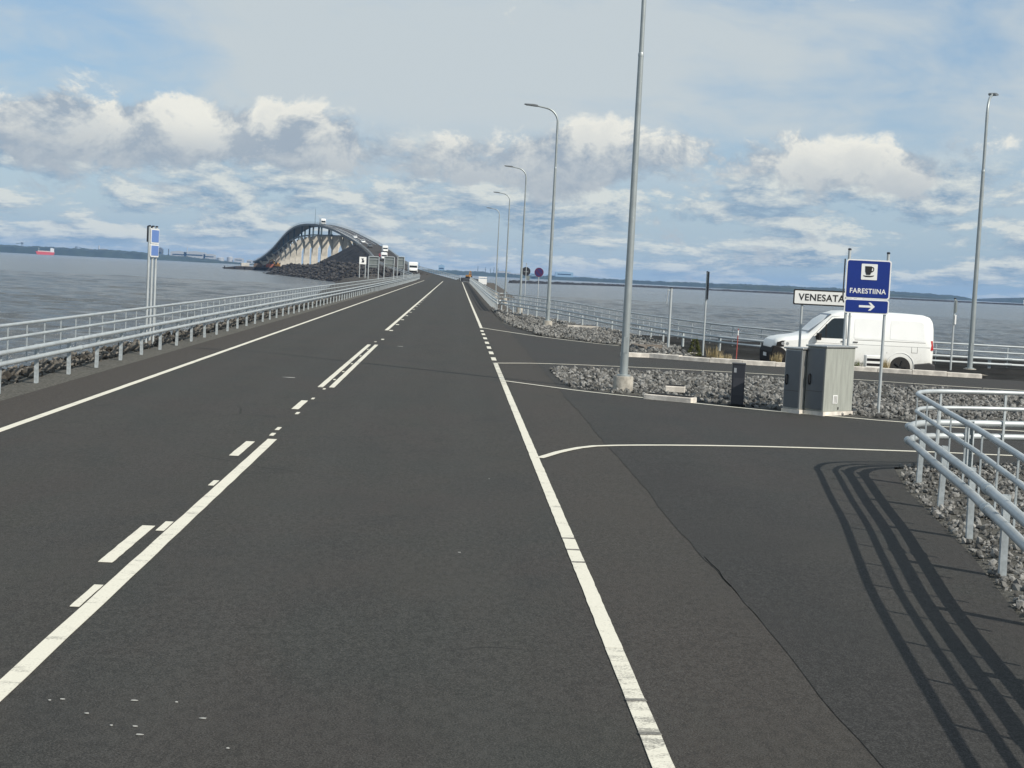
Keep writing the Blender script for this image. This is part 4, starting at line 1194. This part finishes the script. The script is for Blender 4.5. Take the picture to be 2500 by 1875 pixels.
# rip-rap boulders along the foot of the embankment
r_ = np.random.default_rng(5); BV = []; BF = []; off = 0
for k in range(1800):
    y = r_.uniform(400, 860); sh = np.interp(y, [330, 400, 470, 531, 600, 700, 800, 880, 930], [-16, -22, -30, -38, -50, -70, -92, -104, -70]); x = sh + r_.uniform(-2, 16)
    z = float(emb_h(np.array([x]), np.array([y]))[0]); s = r_.uniform(.3, .95); b, f = ROCKS[k % 8]
    BV.append(b * np.array([s, s * .8, s * .7]) + np.array([x, y, max(z, WATER_Z - .3) + .2])); BF.append(f + off); off += len(b)
me = bpy.data.meshes.new('boulders'); me.from_pydata(np.concatenate(BV).tolist(), [], np.concatenate(BF).tolist()); me.materials.append(mat('riprap', (.05, .048, .047), .95, island=.55))
o = link('riprap_boulders', me, emb); o['kind'] = 'stuff'
# safety rails of the approach
for s, lab in ((-1, 'guard rail climbing the left edge of the bridge approach'), (1, 'guard rail climbing the right edge of the bridge approach')):
    base = bp[i_app[6]] + bframe(i_app[6])[1] * s * 5.0
    g = thing('guard_rail', base, lab, 'guard rail', 'guard rails of the bridge approach')
    ids = [i for i in i_app if bp[i].y > 335]
    for z in (.55, .95): 
        mb = MB(); mb.tube([bp[i] + bframe(i)[1] * s * 5.0 + Vector((0, 0, z)) - base for i in ids], .075, 6); mb.build('tube_rail', GALV, g, 60)
    for i in ids[::1]:
        q = link('post', POST_ME, g, bp[i] + bframe(i)[1] * s * 5.08 - base); q.scale = (1, 1, 1.3)

jet = thing('jetty', (-140, 1195, WATER_Z), 'long low dark jetty at the left foot of the bridge', 'jetty')
mb = MB(); mb.prism([(-28, -1), (34, -1), (36, 1.6), (36, 2.4), (-22, 2.2), (-32, .8)], -12, 12, 'y'); mb.build('quay_wall', mat('quay_dark', (.035, .033, .032), .9), jet)
MB().box((6, 0, 2.4), (56, 22, .25)).build('quay_deck', mat('quay_deck', (.16, .15, .14), .9), jet)
for k in range(9): MB().tube([(-30 + 7.5 * k, -12.2, 0), (-30 + 7.5 * k, -12.2, 2.2)], .35, 8).build('fender_pile', BLACK, jet)


def container(loc, rz, colr, name, label, s=1.0):
    t = thing('shipping_container', loc, label, 'container', 'containers on the jetty', rz)
    M_ = mat(name, colr, .7, 0, .15, .5); mb = MB(); n = 24
    poly = []
    for k in range(n): poly += [(-3.05 + 6.1 * k / n, -1.2 - (.05 if k % 2 else 0)), (-3.05 + 6.1 * (k + .8) / n, -1.2 - (.05 if k % 2 else 0))]
    poly += [(3.05, 1.2), (-3.05, 1.2)]
    mb.prism(poly, 0.15, 2.5, 'z'); mb.build('walls', M_, t)
    MB().box((0, 0, 2.55), (6.1, 2.45, .12)).build('roof', M_, t); MB().box((0, 0, .08), (6.1, 2.4, .16)).build('floor_frame', BLACK, t)
    t.scale = (s, s, s); return t
zj = WATER_Z + 2.5
heap = grid_mesh('rock_heap', ax((-152, -112, 1.6),), ax((1186, 1212, 1.6),), lambda x, y: WATER_Z + 1.5 + np.maximum(0, 9.5 * np.interp(x, [-152, -144, -136, -128, -120, -112], [0, .25, .62, .55, .8, 0]) * (1 - ((y - 1199) / 13) ** 2)) + 2.2 * (vnoise(x, y, 3.4, 71) - .5), mat('brown_rock', (.055, .042, .034), .95, 0, .5, .35, 1.0, .8, bdist=.6))
container((-137, 1186.5, zj), .2, (.30, .10, .06), 'container_rust', 'rust brown container on the jetty below the bridge deck')
container((-146, 1186.5, zj), -.1, (.14, .10, .07), 'container_brown', 'dark brown container in the middle of the jetty')
container((-126, 1186.5, zj), .1, (.36, .07, .06), 'container_red', 'red container at the bridge end of the jetty')
container((-156, 1190, zj), .4, (.42, .41, .38), 'container_white', 'pale container toward the outer end of the jetty')


def excavator(loc, rz, label, s=1.0):
    t = thing('excavator', loc, label, 'excavator', None, rz); O = mat('machine_ochre', (.33, .16, .03), .6)
    for y in (-1.1, 1.1): MB().prism([(-2, .1), (2, .1), (2.3, .5), (2, .9), (-2, .9), (-2.3, .5)], y - .3, y + .3, 'y').build('track', BLACK, t)
    MB().prism([(-2.2, .95), (1.6, .95), (1.7, 1.8), (-2.0, 2.1), (-2.3, 1.6)], -1.2, 1.2, 'y').build('house', O, t)
    c = MB().prism([(.3, 1.8), (1.7, 1.8), (1.5, 3.0), (.4, 3.0)], -1.2, -.1, 'y').build('cab', O, t); MB().prism([(.5, 2.0), (1.6, 2.0), (1.45, 2.8), (.55, 2.8)], -1.22, -.08, 'y').build('window', GLASS, c)
    MB().tube([(1.4, .4, 1.7), (3.6, .4, 4.6), (5.4, .4, 3.9)], .28, 6).build('boom', O, t); MB().tube([(5.3, .4, 4.0), (5.9, .4, 1.6)], .2, 6).build('stick', O, t)
    MB().prism([(5.4, 1.6), (6.4, 1.6), (6.5, .9), (5.6, .6)], -.1, .9, 'y').build('bucket', BLACK, t); t.scale = (s,) * 3
    return t
excavator((-131.5, 1186, zj), 2.6, 'ochre excavator working on the jetty by the bridge piers', 1.3)
excavator((4.4, 560, 1.0), 1.2, 'orange machine far down the road at the right end of the causeway', .55)
# strip of ground it stands on, the low far end of the causeway
spit = grid_mesh('spit', ax((-4, 12, 0.8),), ax((338, 600, 4),), lambda x, y: np.minimum(1.0, 1.0 - .9 * np.maximum(np.abs(x - 4) - 2.6, 0)) + (vnoise(x, y, 3, 31) - .5) * .3, ROCKDARK)

hall = thing('site_tent', (-76, 838, -1.0), 'white open-ended storage tent under the near spans of the bridge', 'tent', None, R(-20))
n = 10
arc = [(5.6 * math.cos(math.pi * k / n), 3.6 * math.sin(math.pi * k / n)) for k in range(n + 1)]
MB().prism(arc + [(x * .97, z * .97) for x, z in reversed(arc)], -4, 4, 'y').build('cover', SIGNWHITE, hall)
for y in (-4, 0, 4): MB().tube([(x * 1.01, y, z * 1.01) for x, z in arc], .12, 6).build('hoop', CHARCOAL, hall)

# big road signs seen from behind, left of the road end
def big_sign(loc, x0, x1, h, ph, label, rz=0.0, front=False):
    t = thing('gantry_sign', loc, label, 'sign', 'large signs at the road end', rz)
    for x in (x0, x1): MB().tube([(x, 0, -.8), (x, 0, h)], .085, 8).build('post', GALV, t, 60)
    w = x1 - x0
    p = MB().box(((x0 + x1) / 2, -.06 if front else .12, h - ph / 2 - .02), (w + (.0 if not front else .2), .06, ph)).build('panel', SIGNWHITE if front else SIGNGREY, t)
    for z in (.25, .75): MB().box(((x0 + x1) / 2, .0, h - ph * z), (w, .05, .07)).build('rail', GALV, p)
    if not front: MB().tube([(x0, 0, h), (x1, 0, h)], .075, 8).build('top_bar', GALV, t, 60)
    return t
big_sign((-14.2, 278, .6), -1.0, .75, 4.05, 1.85, 'grey back of a large road sign, leftmost of the pair beside the embankment')
big_sign((-12.2, 292, .7), -.9, .85, 4.15, 1.75, 'grey back of the second large road sign, right of the leftmost one')
big_sign((-11.3, 326, .9), -.65, .68, 4.35, 2.3, 'grey back of the tall narrow road sign nearest the left rail end')
t = big_sign((-17.5, 300, .6), -.55, .55, 4.1, 1.35, 'white-faced road sign with a dark symbol left of the grey sign backs', R(14), True)
MB().prism([(-.25, -.35), (.2, -.35), (.3, 0), (.05, .1), (.22, .4), (-.3, .4), (-.1, .05)], -.13, -.1, 'y').build('symbol', CHARCOAL, t, loc=(0, 0, 3.4))


# far vehicles
def far_vehicle(name, cat, label, pos, off, st, wx, wr, colm, belt, lean, glass, extra=None, group='vehicles on the bridge road'):
    i = min(range(len(bp)), key=lambda q: abs(bp[q].y - pos)); p = bp[i]; t_, nr = bframe(i)
    loc = p + nr * off + Vector((0, 0, .1)); t = thing(name, loc, label, cat, group, math.atan2(t_.y, t_.x))
    dz = bp[min(i + 1, len(bp) - 1)].z - bp[i - 1].z; dl = (bp[min(i + 1, len(bp) - 1)] - bp[i - 1]).length
    t.rotation_euler = (0, -math.asin(dz / dl), math.atan2(t_.y, t_.x))
    body_loft(st, belt, lean).build('body', colm, t, 35)
    for x in wx:
        for s in (-1, 1): MB().lathe([(wr * .9, -.11), (wr, -.08), (wr, .08), (wr * .9, .11)], (x, s * (st[len(st) // 2][3] - .08), wr), 16, 'y').build('wheel', RUBBER, t, 40)
    for nm, pts in glass: MB().add(pts + [(x + .03, y, z) for x, y, z in pts], [(0, 1, 2, 3), (7, 6, 5, 4), (0, 4, 5, 1), (1, 5, 6, 2), (2, 6, 7, 3), (3, 7, 4, 0)]).build(nm, GLASS, t)
    if extra: extra(t)
    return t


def motorhome(pos, off, label, rz_flip=False):
    st = [(0, .5, 1.0, .95), (.1, .35, 1.25, 1.0), (.5, .3, 1.5, 1.05), (.62, .3, 2.7, 1.1), (.8, .3, 2.9, 1.12), (6.3, .35, 2.9, 1.12), (6.5, .5, 2.8, 1.1)]
    def ex(t):
        for y in (-.75, .75): MB().lathe([(.12, -.04), (.1, .02)], (-.0, y, .95), 10, 'y').build('headlight', LENS, t)
        MB().box((.02, 0, .6), (.2, 1.9, .35)).build('bumper', BLACK, t); MB().box((2.5, -1.15, 1.9), (.9, .05, .5)).build('side_window', GLASS, t)
    return far_vehicle('motorhome', 'motorhome', label, pos, off, st, (1.1, 5.0), .36, WHITE, 2.6, .1, [('windscreen', [(.46, -.95, 1.50), (.46, .95, 1.50), (.52, .95, 2.05), (.52, -.95, 2.05)])], ex)


def box_truck(pos, off, label):
    st = [(0, .5, 2.4, 1.15), (.1, .4, 3.3, 1.25), (.3, .4, 3.6, 1.26), (9, .5, 3.7, 1.27), (9.2, .6, 3.6, 1.25)]
    def ex(t): MB().box((-.02, 0, .75), (.15, 2.3, .5)).build('bumper', BLACK, t)
    return far_vehicle('truck', 'truck', label, pos, off, st, (1.3, 6.5, 7.8), .5, WHITE, 3.2, .05, [('windscreen', [(-.06, -1.1, 1.5), (-.06, 1.1, 1.5), (-.04, 1.08, 2.5), (-.04, -1.08, 2.5)])], ex)


def car(pos, off, label, colm):
    st = [(0, .42, .62, .70), (.1, .28, .72, .82), (.6, .22, .86, .88), (1.25, .22, .96, .90), (1.95, .22, 1.40, .90), (2.5, .22, 1.48, .90), (3.4, .22, 1.44, .90), (4.0, .25, 1.10, .88), (4.35, .32, 1.0, .82)]
    def ex(t):
        for y in (-.62, .62): MB().lathe([(.09, -.03), (.08, .02)], (.06, y, .66), 10, 'y').build('headlight', LENS, t)
        for s in (-1, 1): MB().prism([(1.5, 1.0), (3.8, 1.0), (3.3, 1.34), (2.05, 1.34)], s * .86 - .02, s * .86 + .02, 'y').build('side_window', GLASS, t)
    return far_vehicle('car', 'car', label, pos, off, st, (.85, 3.45), .32, colm, .95, .25, [('windscreen', [(1.22, -.74, 1.0), (1.22, .74, 1.0), (1.86, .64, 1.37), (1.86, -.64, 1.37)])], ex)


REDP = mat('red_car_paint', (.30, .02, .018), .3); GREYP = mat('grey_car_paint', (.10, .105, .11), .3)
motorhome(402, -2.0, 'white motorhome coming down the approach, nearest vehicle on the road')
motorhome(590, -1.9, 'white motorhome halfway up the approach beside the sign backs')
car(615, -1.7, 'red car following close behind the upper motorhome', REDP)
car(690, -1.7, 'dark grey car on the bridge ramp', GREYP)
car(722, -1.7, 'white car coming down just below the leading pair', WHITE)
car(768, -1.7, 'white car highest on the ramp below the truck', WHITE)
box_truck(893, -1.9, 'white box truck on the crest of the bridge')
motorhome(650, 1.9, 'white camper climbing the ramp in the right lane')

# ------------------------------------------------------------------ far shores, breakwater, ship, skyline
WOOD = mat('far_forest', (.030, .042, .026), .95, 0, .3, .02)
def shore(name, prof, y0, depth, seed, label=None, rough=3.5):
    xs = np.arange(prof[0][0], prof[-1][0], 7.0); top = np.interp(xs, [p[0] for p in prof], [p[1] for p in prof]); rr = np.random.default_rng(seed)
    low = np.clip(top / 10, 0, 1)
    t1 = top + rough * low * (vnoise(xs, xs * 0, 26, seed) - .5) + rough * .8 * low * (rr.random(len(xs)) - .5)
    n_ = len(xs); yy = y0 + 60 * np.sin(xs / 310.0 + seed)
    vs = [(x, y, WATER_Z - .5) for x, y in zip(xs, yy)] + [(x, y + 12, z * .75) for x, y, z in zip(xs, yy, t1)] + [(x, y + 45, z) for x, y, z in zip(xs, yy, t1)] + [(x, y + depth, z * .6) for x, y, z in zip(xs, yy, t1)] + [(x, y + depth + 40, WATER_Z - .5) for x, y in zip(xs, yy)]
    fs = []
    for r in range(4):
        for k in range(n_ - 1): fs.append((r * n_ + k, r * n_ + k + 1, (r + 1) * n_ + k + 1, (r + 1) * n_ + k))
    o = MB().add(vs, fs).build(name, WOOD); o['kind'] = 'structure'; return o
shore('wooded_shore', [(-3200, 24), (-1690, 24.5), (-1540, 26), (-1239, 26), (-1050, 17), (-936, 12), (-850, 4), (-700, -2)], 6000, 500, 3)
shore('wooded_shore', [(-420, -2), (-250, 9), (-60, 14), (60, 16), (200, 12), (420, 9)], 6400, 400, 5)
shore('wooded_shore', [(300, 4), (363, 14), (517, 12), (700, 11), (905, 13), (1215, 17.5), (1559, 19.5), (1763, 17), (1900, 13), (1960, 11), (1990, -1)], 6000, 400, 7)
shore('wooded_islet', [(740, -2), (800, 9), (860, 12), (1100, 10), (1250, 8), (1400, 3), (1450, -2)], 4600, 120, 9)
shore('wooded_shore', [(2060, -1), (2095, 10), (2160, 18), (2400, 22), (3300, 20)], 6000, 400, 11)
shore('low_point', [(-880, -2.4), (-850, 2), (-800, 5), (-700, 3.5), (-640, -2.4)], 5200, 60, 13)

bw = thing('breakwater', (60, 1250, WATER_Z), 'long thin dark breakwater lying across the water on the right', 'breakwater')
BWP = [(40, 1180), (120, 1500), (210, 1760), (420, 1950), (680, 2080), (760, 2100)]
pp = smooth_path([(x, y, 0) for x, y in BWP], 12); vs = []; fs = []
rr = random.Random(9)
for i, p in enumerate(pp):
    for dx, z in ((-7, -1.0), (-2, 1.9 + rr.uniform(-.5, .5)), (2, 1.9 + rr.uniform(-.5, .5)), (7, -1.0)): vs.append((p.x + dx * .3 - 60, p.y + dx - 1250, z))
for i in range(len(pp) - 1):
    for j in range(3): fs.append((i * 4 + j, i * 4 + j + 1, (i + 1) * 4 + j + 1, (i + 1) * 4 + j))
MB().add(vs, fs).build('rubble_mound', ROCKDARK, bw)
for k in (len(pp) - 1,): MB().lathe([(1.2, 0), (.9, 5), (1.3, 5.1), (.6, 6.4)], (pp[k].x - 60, pp[k].y - 1250, 1.0), 12).build('beacon', SIGNWHITE, bw)

ship = thing('cargo_ship', (-1270, 5000, WATER_Z), 'red-hulled cargo ship with a white bridge far out at left', 'ship')
hullp = [(-27, 7), (-24, 0), (25, 0), (27, 6.5), (27, 8.5), (-29, 9.5)]
MB().prism(hullp, -6, 6, 'y').build('hull', mat('ship_red', (.62, .07, .05), .5), ship)
MB().box((-2, 0, 10.5), (40, 9, 3)).build('cargo_hold', mat('ship_cream', (.62, .55, .48), .7), ship)
sp = MB().box((21, 0, 14), (9, 11, 11)).build('superstructure', SIGNWHITE, ship); MB().box((20.5, 0, 20.5), (7, 12, 2.4)).build('wheelhouse', SIGNWHITE, sp); MB().box((16.9, 0, 20.7), (.3, 11, 1.2)).build('window_band', GLASS, sp)
MB().lathe([(1.3, 18), (1.1, 26)], (24, 0, 0), 10).build('funnel', mat('funnel_dark', (.03, .05, .08), .6), sp); MB().tube([(-20, 0, 10), (-20, 0, 20)], .4, 6).build('foremast', SIGNWHITE, ship)

SKYG = mat('far_grey_steel', (.10, .11, .12), .7)
def harbour_crane(loc, h, label, flip=1):
    t = thing('harbour_crane', loc, label, 'crane', 'harbour cranes on the far left shore')
    for dx in (-4, 4): MB().tube([(dx, 0, -2), (dx * .5, 0, h * .7)], .9, 6).build('leg', SKYG, t)
    MB().box((0, 0, h * .8), (8, 6, h * .25)).build('cab', SKYG, t); MB().tube([(0, 0, h * .85), (-flip * 22, 0, h * .62)], .9, 6).build('jib', SKYG, t)
harbour_crane((-1626, 6060, 20), 20, 'dark harbour crane with a lowered jib on the far left shoreline')
harbour_crane((-1425, 6060, 20), 14, 'small dark mast-like crane right of the red ship', -1)
def works(loc, segs, m_, label, name='factory', cat='factory'):
    t = thing(name, loc, label, cat, 'buildings on the far shore')
    for (x, w, h, kind) in segs:
        if kind == 'stack': MB().lathe([(w, 0), (w * .7, h)], (x, 0, 0), 10).build('chimney', m_, t)
        elif kind == 'tank': MB().lathe([(w, 0), (w, h * .8), (w * .4, h)], (x, 0, 0), 14).build('tank', m_, t)
        else:
            b = MB().prism([(x - w, 0), (x + w, 0), (x + w, h), (x, h * 1.18), (x - w, h)], -15, 15, 'y').build('hall', m_, t)
            MB().box((x, -15.2, h * .55), (w * 1.5, .4, h * .2)).build('window_band', GLASS, b)
SW = mat('far_white_cladding', (.36, .37, .37), .7); SB = mat('far_blue_cladding', (.22, .34, .45), .7)
works((-1115, 6080, 8), [(0, 8, 32, 'hall'), (30, 2.5, 34, 'stack')], SKYG, 'dark square silo block on the far left shore')
works((-985, 6080, 10), [(-60, 30, 22, 'hall'), (0, 40, 24, 'hall'), (55, 22, 18, 'hall'), (-30, 2, 42, 'stack')], SW, 'wide white factory halls on the far left shore')
works((-860, 6080, 5), [(-30, 14, 16, 'tank'), (6, 12, 20, 'tank'), (40, 16, 14, 'hall')], SW, 'cluster of white tanks on the far left shore before the bridge')
works((-760, 6080, 0), [(-20, 10, 14, 'hall'), (16, 9, 22, 'hall'), (46, 2.4, 30, 'stack')], SW, 'small white buildings just left of the bridge foot')
works((-1345, 6080, 20), [(0, 3, 22, 'stack'), (18, 12, 9, 'hall'), (-40, 16, 7, 'hall')], SW, 'low pale works with one stack between ship and sign')
works((-60, 6480, 6), [(0, 12, 26, 'hall'), (-90, 2.5, 34, 'stack'), (-210, 3, 38, 'stack')], SB, 'bluish tower block with stacks above the road end')
works((400, 6080, 10), [(10, 34, 18, 'hall'), (-40, 2.5, 30, 'stack'), (-100, 20, 8, 'hall')], SB, 'pale blue hall on the far shore left of the tall near lamp')
works((210, 6480, 4), [(-20, 30, 16, 'hall'), (50, 40, 10, 'hall')], SW, 'long pale sheds on the far shore behind the round signs')
for k, x in enumerate((86, 116, 136, 150, 166)):
    t = thing('sailing_mast', (x, 6380, 0), ('leftmost mast of the distant row', 'second mast from the left in the distant row', 'middle mast of the distant row', 'fourth mast from the left in the distant row', 'rightmost mast of the distant row')[k] + ' above the road end', 'mast', 'row of distant masts')
    MB().lathe([(1.6, 0), (.9, 36 - 3 * (k % 3))], (0, 0, 0), 6).build('pole', SKYG, t); MB().box((0, 0, 24), (7, 1, 1)).build('crosstree', SKYG, t)

# ------------------------------------------------------------------ haze over the strait
hz = bpy.data.materials.new('haze_air'); hz.use_nodes = True; hn = hz.node_tree; hn.nodes.clear()
ho = hn.nodes.new('ShaderNodeOutputMaterial'); pv = hn.nodes.new('ShaderNodeVolumePrincipled')
pv.inputs['Color'].default_value = (0.30, 0.55, 1.0, 1); pv.inputs['Density'].default_value = 0.00006; pv.inputs['Anisotropy'].default_value = 0.0
hn.links.new(pv.outputs[0], ho.inputs['Volume'])
haze = MB().box((0, 0, 29), (17900, 17900, 70)).build('haze', hz); haze['kind'] = 'stuff'
